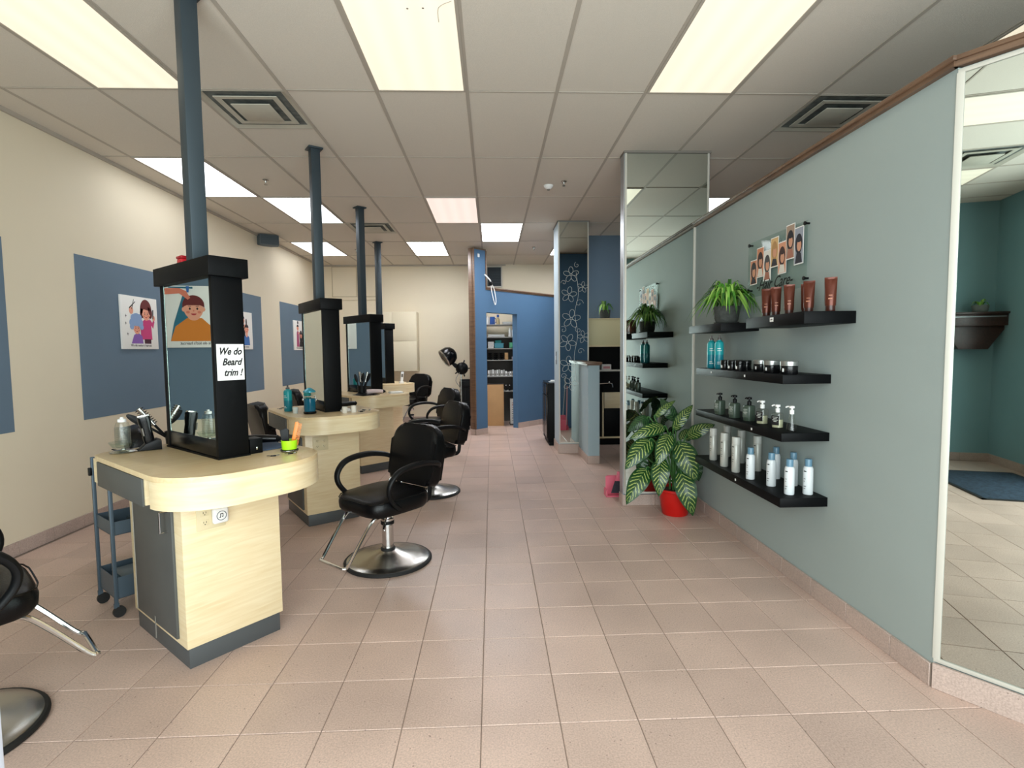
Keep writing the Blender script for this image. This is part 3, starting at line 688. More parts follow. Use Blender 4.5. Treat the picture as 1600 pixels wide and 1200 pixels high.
G().lathe([(.035, 0), (.045, .06), (.042, .06), (.033, .003), (0, .003)], m_clear, n=20).build('bowl', b, recalc=True)
b = thing('power_cord', 'thin brown cord hanging beside the trolley behind the nearest station', 'cord', (0, 0, 0))
G().tube([(-2.0, 3.05, .80), (-2.02, 3.06, .70), (-2.00, 3.06, .62), (-1.93, 3.03, .56), (-1.90, 3.02, .45), (-1.93, 3.05, .30), (-1.97, 3.05, .27), (-1.92, 3.02, .22), (-1.88, 3.0, .012)], .003, mat('brown_cord', '6b4a3c', .5), n=6).build('cord', b)

# ================================================================== THINGS ON THE COUNTERS
m_teal_p = mat('teal_bottle_plastic', '1f9aa0', .32); m_teal_d = mat('teal_bottle_dark', '15798a', .3); m_lime = mat('lime_green_plastic', 'a6df1c', .35); m_orange = mat('orange_plastic', 'd97a22', .35)
def Th(name, label, cat, loc, rz=0, group=None, z=CZ): return thing(name, label, cat, (loc[0], loc[1], z if len(loc) < 3 else loc[2]), rz, group)
# clear jar in a glass dish
o = Th('spray_bottle', 'clear ribbed plastic bottle standing in a glass dish on the nearest counter', 'bottle', (-1.885, 2.72, CZ+.028))
G().lathe([(.030, 0), (.033, .01), (.033, .10), (.026, .125), (.018, .13)] , m_clear, n=20).build('bottle_body', o, recalc=True)
g = G()
for k in range(9): g.lathe([(.0336, .014+k*.01), (.0346, .017+k*.01), (.0336, .020+k*.01)], m_clear, n=20)
g.build('ribs', o); G().lathe([(.019, .128), (.019, .142), (.008, .146), (.008, .152), (0, .153)], m_white, n=16).build('cap', o, recalc=True)
o = Th('glass_dish', 'footed clear glass dish with a metal base on the nearest counter', 'dish', (-1.885, 2.72))
G().lathe([(.058, 0), (.06, .004), (.05, .01), (.012, .014), (.010, .02), (0, .021)], m_brush, n=32).build('foot', o, recalc=True)
G().lathe([(.01, .02), (.045, .026), (.062, .055), (.060, .055), (.043, .029), (0, .024)], m_acrylic, n=32).build('bowl', o, recalc=True)
# clipper in a charger
o = Th('hair_clipper', 'black hair clipper standing upright in its charging dock', 'hair clipper', (-1.80, 2.795, CZ+.03), R(35))
g = G(); M = Rot(-9, 'Y'); g.lathe([(.022, 0), (.025, .03), (.024, .08), (.029, .12), (.029, .145), (.0, .147)], m_blackgloss, M=M, n=24, sq=3); g.build('body', o, recalc=True)
G().box(-.026, .026, -.012, .012, .145, .155, m_brush, M=M, bev=.002).build('blade', o); G().box(-.02, -.014, -.032, -.026, .05, .09, m_slab, M=M).build('switch', o)
o = Th('charging_dock', 'black wedge-shaped charging dock under the hair clipper', 'charger', (-1.80, 2.795), R(35))
G().prism([(-.055, 0), (.05, 0), (.05, .045), (.03, .055), (-.02, .035)], -.042, .042, m_plastic, axis='y', bev=.004).build('body', o)
G().tube([(-.05, 0, .008), (-.10, .02, .004), (-.14, .06, .004), (-.16, .10, .004)], .003, m_plastic, n=6).build('cable', o)
# brushes
def brush(label, loc, tilt, az, kind, group='combs and brushes', L=.2):
    o = Th('hair_brush' if kind != 'comb' else 'tail_comb', label, 'brush' if kind != 'comb' else 'comb', loc, R(az), group)
    M = Rot(tilt, 'Y')
    if kind == 'round':
        G().tube([(0, 0, 0), (0, 0, L*.5)], lambda t: .007+.003*math.sin(PI*t), m_plastic, M=M, n=10, sub=1).build('handle', o)
        g = G(); g.cyl((0, 0, L*.5), (0, 0, L), .013, m_brush, M=M); g.build('barrel', o)
        g = G()
        for k in range(9):
            for q in range(10):
                a = 2*PI*(q+.5*(k % 2))/10; z = L*.53+k*L*.055; g.cyl((.012*math.cos(a), .012*math.sin(a), z), (.023*math.cos(a), .023*math.sin(a), z), .0011, m_plastic, M=M, n=4)
        b = g.build('bristles', o); b['kind'] = 'stuff'
    elif kind == 'paddle':
        G().tube([(0, 0, 0), (0, 0, L*.55)], lambda t: .008-.002*t, m_plastic, M=M, n=10, sub=1).build('handle', o)
        G().prism([(.018*math.cos(2*PI*i/16), L*.76+L*.24*math.sin(2*PI*i/16)) for i in range(16)], -.006, .006, m_plastic, M=M, axis='y', bev=.002).build('head', o)
    else:
        G().box(-.005, .005, -.010, .008, 0, L, m_plastic, M=M, bev=.001).build('spine', o)
        g = G()
        for k in range(14): g.box(-.0015, .0015, .006, .024, L*.35+k*L*.045, L*.35+k*L*.045+.003, m_plastic, M=M)
        g.build('teeth', o)
    return o
bc = (-1.795, 2.975)
o = Th('brush_cup', 'black cup holding brushes at the left end of the nearest mirror', 'cup', bc)
G().lathe([(.028, 0), (.034, .07), (.031, .07), (.026, .004), (0, .004)], m_plastic, n=20).build('cup_body', o, recalc=True)
for k, (ti, az, kd, L, lb) in enumerate(((-52, 30, 'paddle', .25, 'black paddle brush leaning far left from the cup by the nearest mirror'), (-36, 40, 'round', .23, 'black round brush leaning left from the cup by the nearest mirror'), (3, 60, 'comb', .24, 'black tail comb standing upright in the cup by the nearest mirror'), (30, -20, 'round', .17, 'short bristly brush leaning right from the cup by the nearest mirror'))):
    brush(lb, (bc[0]+(-.01, -.006, 0, .008)[k], bc[1]+(.01, -.01, .012, -.005)[k], CZ+.02), ti, az, kd, L=L)
# lime cup with combs
gc = sw(0, .475, -.075)
o = Th('round_tin', 'flat black round tin under the lime green cup', 'tin', (gc.x, gc.y)); G().lathe([(.0, 0), (.041, 0), (.042, .004), (.042, .010), (.036, .012), (0, .012)], m_blackgloss, n=28).build('body', o, recalc=True); G().lathe([(.0425, .003), (.0432, .005), (.0425, .007)], m_brush, n=28).build('rim', o)
o = Th('lime_cup', 'lime green plastic cup with combs on the nearest counter', 'cup', (gc.x, gc.y, CZ+.012))
G().lathe([(.036, 0), (.039, .045), (.036, .045), (.033, .004), (0, .004)], m_lime, n=28).build('cup_body', o, recalc=True)
o = Th('wide_tooth_comb', 'orange wide-tooth comb standing in the lime green cup', 'comb', (gc.x+.012, gc.y+.005, CZ+.018), R(8)); M = Rot(12, 'Y')
G().prism([(-.010, 0), (.006, 0), (.009, .06), (.011, .125), (.004, .135), (-.008, .13)], -.003, .003, m_orange, M=M, axis='y', bev=.001).build('spine', o)
g = G()
for k in range(15): g.box(.006, .026, -.0022, .0022, .018+k*.0075, .018+k*.0075+.0035, m_orange, M=M)
g.build('teeth', o)
o = Th('cutting_comb', 'black brush with a wide head standing in the lime green cup', 'brush', (gc.x-.014, gc.y+.002, CZ+.018), R(10)); M = Rot(-6, 'Y')
G().prism([(-.010, 0), (.010, 0), (.022, .085), (.012, .10), (-.02, .092), (-.018, .05)], -.011, .009, m_plastic, M=M, axis='y', bev=.003).build('head', o)
def clip(label, p, rz, z=CZ, col=None):
    o = Th('hair_clip', label, 'hair clip', (p[0], p[1], z), R(rz), 'small hair clips on the counters')
    g = G()
    for s in (-1, 1): g.tube([(-.012*s, 0, .004), (-.02*s, .008, .005), (-.028*s, 0, .005), (-.02*s, -.008, .005)], .0016, m_brush, n=5, closed=True, sub=3)
    g.build('metal_loops', o); G().box(-.012, .012, -.003, .003, 0, .006, col or m_plastic, bev=.001).build('bar', o)
clip('silver scissor clip lying left of the lime green cup', (-1.062, 2.545), 20); clip('silver scissor clip lying in front of the lime green cup', (-1.0, 2.60), 35)
# blue mat, dryer, black caddy
o = Th('counter_mat', 'dark blue mat on the aisle side of the nearest counter', 'mat', sw(0, .44, .23), R(ST[0][1])); G().box(-.105, .12, -.20, .24, .0005, .006, mat('navy_mat', '3d4f68', .8, bump=.3, bscale=300), bev=.002).build('mat_body', o)
o = Th('clipper_caddy', 'small black caddy box against the nearest mirror on the aisle side', 'box', (sw(0, .345, .04).x, sw(0, .345, .04).y), R(ST[0][1])); G().box(-.032, .032, -.04, .04, 0, .075, m_black, bev=.004).build('body', o); G().box(-.004, .004, -.045, -.04, .02, .034, m_chrome, bev=.001).build('latch', o)
def dryer(label, loc, rz, body, lying=True, k=1.0):
    o = Th('hair_dryer', label, 'hair dryer', loc, R(rz)); S = Matrix.Scale(k, 4)
    G().tube([(-.09, 0, .036), (-.02, 0, .04), (.06, 0, .04), (.13, 0, .036)], lambda t: .034-.012*t, body, M=S, n=18).build('barrel', o)
    G().lathe([(.022, 0), (.026, .01), (.008, .035), (0, .035)], m_plastic, M=S @ T((.125, 0, .036)) @ Rot(90, 'Y'), n=16).build('nozzle', o, recalc=True)
    G().tube([(-.04, .02, .03), (-.06, .08, .02), (-.075, .14, .018)], lambda t: .017-.003*t, body, M=S, n=12).build('handle', o)
    G().tube([(-.075, .14, .018), (-.05, .18, .008), (.02, .17, .006), (.06, .11, .006), (.0, .09, .006)], .0035, m_plastic, M=S, n=6).build('cable', o)
p = sw(0, .44, .20); dryer('black hair dryer lying on the dark blue mat', (p.x, p.y, CZ+.007), 15, m_blackgloss, k=.8)
o = Th('appliance_stand', 'dark holder behind the hair dryer on the nearest counter', 'holder', sw(0, .42, .50), R(ST[0][1])); G().box(-.07, .09, -.02, .02, 0, .05, m_plastic, bev=.006).build('body', o); G().box(-.05, .07, -.021, -.019, .02, .04, m_slab).build('panel', o)

# second station
def bottle_big(label, loc, group=None, h=.23, r=.031, top='spray', c1=None, c2=None):
    o = Th('shampoo_bottle', label, 'bottle', loc, 0, group); c1 = c1 or m_teal_p; c2 = c2 or m_teal_d
    G().lathe([(r*.9, 0), (r, .008), (r, h*.42), (0, h*.42)], c2, n=24).build('lower_body', o, recalc=True)
    G().lathe([(r, h*.42), (r, h*.74), (r*.85, h*.80), (r*.5, h*.83), (r*.45, h*.86), (0, h*.86)], c1, n=24).build('upper_body', o, recalc=True)
    if top == 'spray': g = G(); g.lathe([(r*.48, h*.85), (r*.48, h*.90), (r*.22, h*.92), (r*.2, h), (0, h)], mat('grey_nozzle', '56504e', .35), n=16); g.build('nozzle', o, recalc=True)
    g = G(); M = Matrix.Identity(4)
    for k, ww in enumerate((.5, .7, .4, .6)):
        z = h*(.6-.06*k) if k < 2 else h*(.30-.05*k); a = R(250)
        for q in range(6):
            aa = R(225+q*9*ww*1.6); g.box(-.0022, .0022, -.0004, .0004, z-.002, z+.002, m_white, M=Rot(math.degrees(aa)+90) @ T((0, -r-.0004, 0)))
    g.build('print', o); return o
A = lambda a, b: tuple(sw(1, a, b))[:2]
bottle_big('teal bottle with a clear pump at the left front of the second counter', (*A(-.06, .28), CZ), h=.225, r=.034)
bottle_big('teal bottle partly behind the blue disinfectant jar', (*A(.06, .13), CZ), h=.20, r=.030)
jx, jy = A(.035, -.02)
o = Th('disinfectant_jar', 'tall glass jar of blue disinfectant with a chrome lid on the second counter', 'jar', (jx, jy))
G().lathe([(.046, 0), (.050, .006), (.050, .016), (.044, .02), (0, .02)], m_plastic, n=28).build('foot', o, recalc=True)
m_liq = mat('blue_liquid', '0e5c78', .08)
G().lathe([(.043, .02), (.045, .04), (.045, .125), (0, .125)], m_liq, n=28).build('liquid', o, recalc=True)
G().lathe([(.046, .125), (.046, .175), (.043, .18), (0, .18)], m_acrylic, n=28).build('glass_wall', o, recalc=True)
G().lathe([(.048, .176), (.048, .186), (.03, .20), (.012, .212), (0, .214)], mat('teal_lid', '3f9bb0', .25, .2), n=28).build('lid', o, recalc=True)
g = G()
for s in (-1, 1): g.ball((s*.052, 0, .115), .01, .01, .01, m_chrome); g.cyl((s*.047, 0, .10), (s*.047, 0, .15), .003, m_chrome)
g.build('lift_knobs', o); G().lathe([(.0475, .140), (.0495, .143), (.0475, .146)], m_chrome, n=28).build('band', o)
o = Th('plastic_cup', 'small clear cup left of the disinfectant jar', 'cup', A(-.055, .075)); G().lathe([(.018, 0), (.024, .05), (.022, .05), (.016, .003), (0, .003)], mat('milky_plastic', 'cfd8d6', .3), n=20).build('cup_body', o, recalc=True)
clip('black and silver clip at the left end of the second counter', A(-.07, .52), 40); clip('silver clip behind the clip at the left end of the second counter', A(-.03, .60), -20)
for k, (a, b, h, rr) in enumerate(((.27, -.17, .052, .021), (.345, -.17, .055, .022))):
    o = Th('cotton_roll', ('short white roll right against the second mirror', 'wider cream roll standing beside the white roll on the second counter')[k], 'roll', A(a, b), 0, 'white rolls on the second counter'); G().lathe([(rr, 0), (rr, h), (.006, h), (.006, h-.01), (0, h-.01)], mat('cotton_white', ('d9d5cb', 'e8dfc4')[k], .8), n=20).build('roll_body', o, recalc=True)
o = Th('folded_towel', 'crumpled white cloth behind the rolls on the second counter', 'towel', A(.32, -.07), R(20)); G().box(-.05, .05, -.03, .03, 0, .016, mat('cloth_white', 'd8d8d6', .9), bev=.006).box(-.04, .03, -.025, .028, .014, .028, mat('cloth_white', 'd8d8d6', .9), bev=.006).build('cloth', o)
for k, (a, b) in enumerate(((.42, -.14), (.46, -.10), (.50, -.12), (.47, -.05), (.40, -.20))):
    clip(('silver clip next to the cream roll', 'silver clip in the middle of the scattered clips on the second counter', 'outermost silver clip on the second counter', 'silver clip farthest back on the second counter', 'silver clip near the rounded edge of the second counter')[k], A(a, b), k*50)
p = sw(1, .43, .25); dryer('black hair dryer lying behind the second mirror', (p.x, p.y, CZ), 60, m_plastic, k=.8)
# third station
A3 = lambda a, b: tuple(sw(2, a, b))[:2]
bx, by = A3(.03, .0)
o = Th('brush_holder', 'round black holder full of brushes on the third counter', 'holder', (bx, by)); G().lathe([(.07, 0), (.072, .006), (.06, .014), (.045, .02), (.048, .10), (.044, .10), (.04, .02), (0, .02)], m_plastic, n=24).build('holder_body', o, recalc=True)
for k, (ti, az, kd, L) in enumerate(((-14, 10, 'paddle', .22), (-5, 60, 'round', .24), (6, 0, 'paddle', .23), (14, 20, 'round', .24), (22, -10, 'paddle', .24), (10, 90, 'round', .22))):
    brush(('black paddle brush leaning left in the round holder', 'metal barrel brush near the middle of the round holder', 'black paddle brush upright in the round holder', 'metal barrel brush leaning right in the round holder', 'paddle brush leaning farthest right in the round holder', 'barrel brush at the back of the round holder')[k], (bx+(-.02, -.005, .005, .015, .02, 0)[k], by+(0, .01, -.01, 0, -.01, .015)[k], CZ+.03), ti, az, kd, L=L, group='brushes in the round holder')
p = sw(2, .11, -.13); dryer('white and pink hair dryer by the third mirror', (p.x, p.y, CZ+.006), 20, mat('pink_white_plastic', 'd7c3c4', .35), k=.85)
o = Th('black_tray', 'flat black tray across the third counter', 'tray', A3(.12, -.1), R(ST[2][1])); G().box(-.20, .02, -.12, .12, 0, .006, m_blackgloss, bev=.002).build('tray_body', o)
o = Th('folded_paper', 'folded white towel on the right of the third counter', 'towel', A3(.40, -.14), R(30)); G().box(-.08, .08, -.05, .05, 0, .012, mat('cloth_white', 'd8d8d6', .9), bev=.004).box(-.07, .075, -.045, .04, .011, .022, m_paper, bev=.004).build('cloth', o)
clip('silver clip on the right end of the third counter', A3(.50, -.12), 10); clip('silver clip beside the towel on the third counter', A3(.52, -.03), 70)
bottle_big('teal bottle behind the third mirror', (*A3(.05, .62), CZ), h=.20, r=.03)
o = Th('cordless_phone', 'white and grey phone standing in a cradle on the farthest counter', 'phone', tuple(sw(3, .32, -.20))[:2], R(20))
G().box(-.035, .035, -.02, .03, 0, .03, m_white, bev=.006).build('cradle', o); G().box(-.022, .022, -.012, .012, .02, .19, m_white, M=Rot(-12, 'X') @ Rot(8, 'Y'), bev=.006).build('handset', o); G().box(-.015, .015, -.0135, -.011, .10, .15, m_slab, M=Rot(-12, 'X') @ Rot(8, 'Y')).build('screen', o)
o = Th('power_cord', 'black cord hanging over the edge of the farthest counter', 'cord', (0, 0, 0)); q = lambda a, b, z: tuple(sw(3, a, b, z)); G().tube([q(.50, -.05, CZ+.004), q(.588, -.10, CZ+.002), q(.60, -.1, .88), q(.60, -.08, .80)], .003, m_plastic, n=6).build('cord', o)

# ================================================================== LEFT WALL POSTERS, SPEAKER
PC = lambda n, h: mat('print_'+n, h, .7)
sk, sk2, hr, hb, hp, pu, pk, tq, or_, bl, bk_, wh, mar = PC('skin', 'f0a78c'), PC('skin_dark', 'e08068'), PC('brown_hair', '6d2b2c'), PC('blue_hair', '8fa9d2'), PC('black_hair', '26212b'), PC('purple', '8a5fae'), PC('magenta', 'cc3f7a'), PC('teal', '2f6f85'), PC('orange', 'dd8433'), PC('royal', '3c6fb4'), PC('black', '1d1b22'), PC('white', 'f4f2ee'), PC('maroon', '4a2331')
def face(g, cx, cz, r, y, m=None, look=1):
    g.ell(cx, cz, r*.86, r, y, m or sk); g.ell(cx-r*.85, cz-.05*r, r*.18, r*.22, y+.0001, m or sk); g.ell(cx+r*.85, cz-.05*r, r*.18, r*.22, y+.0001, m or sk)
    for s in (-1, 1): g.ell(cx+s*r*.33, cz+.02*r, r*.085, r*.12, y-.00012, bk_, n=10); g.ell(cx+s*r*.5, cz-.32*r, r*.17, r*.13, y-.00008, sk2, n=12)
    for s in (-1, 1): g.flat([(cx+s*r*.2, cz+.27*r), (cx+s*r*.48, cz+.30*r), (cx+s*r*.48, cz+.25*r), (cx+s*r*.2, cz+.22*r)], y-.00012, hp)
    g.ell(cx, cz-.18*r, r*.07, r*.09, y-.00012, sk2, n=8); g.ell(cx, cz-.45*r, r*.25, r*.16, y-.00012, PC('mouth', 'b3383f'), n=14, a0=180, a1=360)
def poster(label, y0, y1, z0, z1, caption, draw):
    cy, cz = (y0+y1)/2, (z0+z1)/2; W, H = y1-y0, z1-z0
    o = thing('poster', label, 'poster', (XL+.004, cy, cz), R(90), 'cartoon haircut posters')
    G().box(-W/2, W/2, -.016, 0, -H/2, H/2, wh, bev=.0015).build('board', o)
    g = G(); draw(g, W, H); g.build('picture', o)
    text('caption', caption, .034, T((0, -.0170, -H*.43)), PC('caption', '3a3438'), o, sx=.95)
    return o
Y0 = -.0166
def L_(k): return Y0-.00022*k
def d_senior(g, W, H):
    g.flat([(.0, -.16), (.17, -.16), (.16, .0), (.11, .06), (.05, .03), (.0, -.02)], L_(0), pk); g.flat([(.05, -.20), (.15, -.20), (.15, -.155), (.05, -.155)], L_(1), maroon if False else mar)
    g.flat([(.13, .02), (.19, -.05), (.215, .02), (.20, .05), (.18, .01), (.14, .05)], L_(1), pk); g.ell(.205, .055, .02, .028, L_(2), sk)
    g.flat([(.185, .05), (.20, .05), (.205, .14), (.19, .14)], L_(3), bk_)
    g.ell(.09, .135, .085, .10, L_(1), hr); g.ell(.155, .10, .03, .05, L_(1), hr); g.ell(.03, .10, .028, .05, L_(1), hr); face(g, .09, .09, .062, L_(3)); g.ell(.085, .135, .066, .045, L_(5), hr, a0=0, a1=180, rot=-8); g.ell(.142, .13, .02, .045, L_(5), hr, rot=15)
    g.flat([(-.14, -.20), (.03, -.20), (.02, -.13), (-.04, -.09), (-.10, -.12)], L_(2), pu)
    for dx, dz, r in ((-.06, .03, .07), (-.115, .0, .045), (-.01, .0, .045), (-.10, .045, .04), (-.02, .05, .04), (-.125, -.04, .03), (.01, -.04, .03)): g.ell(dx, dz, r, r*.9, L_(5)-.00003*int(100+dx*500), hb)
    face(g, -.055, -.055, .055, L_(7)); g.ell(-.055, -.02, .062, .035, L_(9), hb, a0=0, a1=180)
    g.ell(-.125, .115, .03, .035, L_(4), sk); g.flat([(-.15, .13), (-.06, .20), (-.065, .205), (-.155, .14)], L_(6), bk_); g.flat([(-.12, .13), (-.085, .225), (-.08, .222), (-.112, .125)], L_(6), bk_)
    for x, z in ((-.20, .06), (-.205, -.01), (-.185, -.11)): g.flat([(x-.014, z), (x-.003, z+.004), (x, z+.02), (x+.003, z+.004), (x+.014, z), (x+.003, z-.004), (x, z-.02), (x-.003, z-.004)], L_(1), hp)
def d_child(g, W, H):
    g.flat([(-.03, -.2), (.20, -.2), (.17, -.05), (.10, .17), (.02, .17)][::-1], L_(0), tq); g.flat([(-.16, -.20), (.20, -.20), (.16, -.08), (.07, -.01), (-.04, -.01), (-.12, -.09)], L_(1), or_)
    g.ell(.02, .0, .045, .03, L_(2), sk); face(g, .02, .065, .085, L_(3)); g.ell(.02, .095, .082, .082, L_(6), hr, a0=0, a1=180); g.flat([(-.062, .096), (-.062, .075), (-.05, .085), (-.03, .095)], L_(6), hr); g.flat([(.102, .096), (.102, .075), (.09, .085), (.07, .095)], L_(6), hr)
    g.flat([(.24, .23), (.24, .18), (.12, .19), (.06, .14), (.04, .155), (.07, .21), (.12, .235)], L_(8), sk2); g.flat([(.02, .23), (.20, .235), (.20, .245), (.02, .245)], L_(9), tq); g.flat([(.05, .20), (.065, .20), (.07, .25), (.045, .25)], L_(10), bl)
def d_man(g, W, H):
    g.flat([(-.10, -.2), (.03, -.2), (.05, .05), (.0, .09), (-.08, .07)], L_(0), bk_); face(g, -.03, .14, .06, L_(2)); g.ell(-.03, .165, .057, .045, L_(4), hp, a0=0, a1=180)
    g.flat([(-.02, -.2), (.17, -.2), (.155, -.09), (.09, -.05), (.01, -.08)], L_(3), bl); g.ell(.08, -.05, .03, .04, L_(4), sk); face(g, .08, .02, .062, L_(5)); g.ell(.08, .045, .058, .045, L_(8), hp, a0=0, a1=180); g.ell(.08, .12, .02, .05, L_(3), hp)
    g.flat([(.0, .03), (.05, .09), (.045, .10), (-.01, .05)], L_(9), sk)
def d_woman(g, W, H):
    g.flat([(-.14, -.2), (-.02, -.2), (-.03, .05), (-.08, .09), (-.13, .05)], L_(0), PC('plum', 'b0527a')); face(g, -.08, .13, .05, L_(2)); g.ell(-.08, .15, .048, .038, L_(4), hp, a0=0, a1=180); g.ell(-.07, .225, .03, .03, L_(4), hp)
    g.ell(.07, -.03, .075, .12, L_(1), hp); face(g, .07, .0, .05, L_(3)); g.ell(.07, .02, .05, .036, L_(5), hp, a0=0, a1=180); g.flat([(-.02, -.2), (.16, -.2), (.14, -.11), (.07, -.07), (.0, -.11)], L_(4), bk_)
    g.flat([(-.06, .02), (.03, .05), (.03, .06), (-.07, .05)], L_(6), sk); g.flat([(-.01, -.05), (.0, -.05), (.01, .06), (-.02, .06)], L_(5), PC('plum', 'b0527a'))
poster('poster of a stylist cutting the blue curls of an older customer', 5.018, 5.545, 1.493, 2.0, "We do senior's haircut", d_senior)
poster('poster of a child in an orange cape, seen only in the nearest mirror', 3.0, 3.53, 1.493, 2.0, "We do kid's haircut", d_child)
poster('poster of a customer in blue being combed, beside the nearest mirror', 7.16, 7.685, 1.495, 2.015, "We do men's haircut", d_man)
poster('poster of a stylist in plum and a long haired customer, beside the second mirror', 9.265, 9.79, 1.489, 2.008, "We do women's haircut", d_woman)
o = thing('wall_speaker', 'dark wedge-shaped speaker at the top of the left wall', 'speaker', (-3.30, 8.05, 3.13), R(35))
G().prism([(-.13, -.06), (.13, -.06), (.15, .05), (.06, .12), (-.06, .12), (-.15, .05)], -.09, .06, mat('speaker_grey', '5c6870', .6), bev=.01).build('cabinet', o)
G().box(-.125, .125, -.068, -.058, -.08, .05, mat('speaker_mesh', '4a545b', .8, bump=.5, bscale=400), bev=.004).build('grille', o)
G().tube([(-.02, .05, .0), (-.10, .16, -.0), (-.12, .17, 0)], .012, m_plastic, n=8).build('bracket', o)

# ================================================================== BACK WALL OF THE SALON
o = thing('wall_cabinet', 'cream wall cabinet with four doors on the back wall', 'cabinet', (-1.49, 10.5, 1.05)); m_cab = mat('cream_laminate', 'd8cdb3', .5)
G().box(-.96, 0, 0, .35, 0, 1.18, m_cab, bev=.002).build('carcass', o)
for x0, x1 in ((-.956, -.482), (-.476, -.004)):
    for z0, z1 in ((.005, .597), (.603, 1.175)): G().box(x0, x1, -.018, -.001, z0, z1, m_cab, bev=.002).build('door', o)
g = G()
for (x0, x1, z0, z1) in ((-3.22, -2.72, 2.56, 3.17), (-2.70, -2.32, 2.56, 3.17)):
    for a in ((x0, x1, z0, z0+.012), (x0, x1, z1-.012, z1), (x0, x0+.012, z0, z1), (x1-.012, x1, z0, z1)): g.box(a[0], a[1], YB-.012, YB, a[2], a[3], mat('cream_trim', 'b9ad93', .6))
g.box(-3.4, -2.25, YB-.03, YB, 2.50, 2.53, m_cream); struct(g.build('trim_8'))
# hood dryer
o = thing('hood_dryer', 'black hooded hair dryer on a thin pole against the back wall', 'hood dryer', (-.58, 9.75, 0), R(20))
HM = T((-.26, 0, 1.34)) @ Rot(28, 'Y')
G().lathe([(.165, -.06), (.17, -.02), (.165, .06), (.13, .13), (.07, .17), (0, .18)], m_blackgloss, M=HM @ Rot(30, 'Y'), n=28).build('hood', o, recalc=True)
G().lathe([(.168, -.05), (.176, -.06), (.168, -.075), (.155, -.06)], m_brush, M=HM @ Rot(30, 'Y'), n=28).build('hood_rim', o, recalc=True)
G().tube([(-.18, 0, 1.26), (-.10, 0, 1.16), (0, 0, 1.13)], .03, m_plastic, n=10).build('arm', o)
G().ball((0.02, 0, 1.12), .12, .10, .115, m_plastic).build('motor_housing', o)
g = G()
for a in range(5): g.box(.10, .16, -.01, .01, -.01, .01, m_plastic, M=T((.02, 0, 1.12)) @ Rot(a*72, 'Y'))
g.build('housing_knobs', o)
G().cyl((0, 0, .06), (0, 0, 1.02), .014, m_brush).build('pole', o)
for k in range(5):
    a = 2*PI*k/5; G().tube([(0, 0, .08), (.22*math.cos(a), .22*math.sin(a), .05)], .012, m_plastic, n=8, sub=1).cyl((.22*math.cos(a), .22*math.sin(a), 0), (.22*math.cos(a), .22*math.sin(a), .055), .018, m_rubber).build('leg', o)
G().tube([(-.04, -.05, 1.05), (-.12, -.06, .9), (-.02, -.06, .72), (-.10, -.06, .5), (-.18, -.06, .35)], .006, mat('grey_cord', '8e8c86', .5), n=6).build('cord', o)
o = thing('slatted_rack', 'black slatted plastic rack behind the hooded dryer', 'rack', (-.50, 10.05, 0))
for z0 in (.12, .50):
    g = G()
    for x in (-.11, -.04, .03, .10): g.box(x, x+.022, -.01, .0, z0, z0+.36, m_plastic)
    g.build('slats', o); G().box(-.13, .14, -.02, .0, z0+.24, z0+.36, m_plastic, bev=.006).build('panel', o)
G().box(-.12, .13, .0, .12, .0, .9, m_plastic).build('frame', o)

# ================================================================== CLOSET BEHIND THE BLUE WALL
o = thing('storage_shelving', 'open storage shelving seen through the doorway of the blue closet', 'shelving', (-.35, 10.3, 0)); m_shelf = mat('grey_shelf', '9c9a96', .6); m_sdark = mat('closet_back', '4d4844', .8)
SZ = (1.957, 1.711, 1.49, 1.262, .944, .651)
for i, z in enumerate(SZ): G().box(0 if i < 5 else .52, 1.15, 0, .42, z-.02, z, m_shelf, bev=.002).build('shelf', o)
for x in (0, 1.15): G().box(x-.01, x+.01, 0, .42, 0, 2.3, m_sdark).build('upright', o)
G().box(0, 1.15, .40, .42, 0, 1.70, m_sdark).build('back_panel', o)
SY = 10.3
def item(name, label, cat, x, si, w_, h_, d_, m, kind='box', group=None, extra=None):
    z = SZ[si] if si < 6 else 0
    o = thing(name, label, cat, (x, SY+.02+d_/2, z), 0, group)
    if kind == 'box': G().box(-w_/2, w_/2, -d_/2, d_/2, 0, h_, m, bev=min(.006, w_*.1)).build('body', o)
    elif kind == 'bottle': G().lathe([(w_/2, 0), (w_/2, h_*.7), (w_*.2, h_*.85), (w_*.2, h_), (0, h_)], m, n=16).build('body', o, recalc=True)
    elif kind == 'basket':
        g = G(); g.box(-w_/2, w_/2, -d_/2, d_/2, 0, .01, m)
        for s in (-1, 1): g.box(s*w_/2, s*(w_/2-.006), -d_/2, d_/2, 0, h_, m); g.box(-w_/2, w_/2, s*d_/2, s*(d_/2-.006), 0, h_, m)
        g.box(-w_/2-.006, w_/2+.006, -d_/2-.006, -d_/2, h_-.015, h_, m); g.build('body', o)
    elif kind == 'cloth':
        g = G(); n_ = max(2, int(h_/.03))
        for k in range(n_): g.box(-w_/2+random.uniform(0, .01), w_/2-random.uniform(0, .01), -d_/2, d_/2, k*h_/n_, (k+1)*h_/n_, m, bev=.01)
        g.build('folds', o)
    if extra: extra(o)
    return o
cw, cb, ct = mat('cloth_white', 'd8d8d6', .9), mat('strong_blue_plastic', '1f4f9c', .4), mat('teal_basket', '3f8fa3', .5)
item('white_bottle', 'white bottle at the left end of the closet top shelf', 'bottle', -.075, 0, .05, .17, .05, m_white, 'bottle')
item('blue_jug', 'blue jug second from the left on the closet top shelf', 'jug', .015, 0, .10, .15, .08, cb, 'box', None, lambda o: G().tube([(.05, 0, .12), (.075, 0, .10), (.07, 0, .04), (.05, 0, .03)], .007, cb, n=6).build('handle', o))
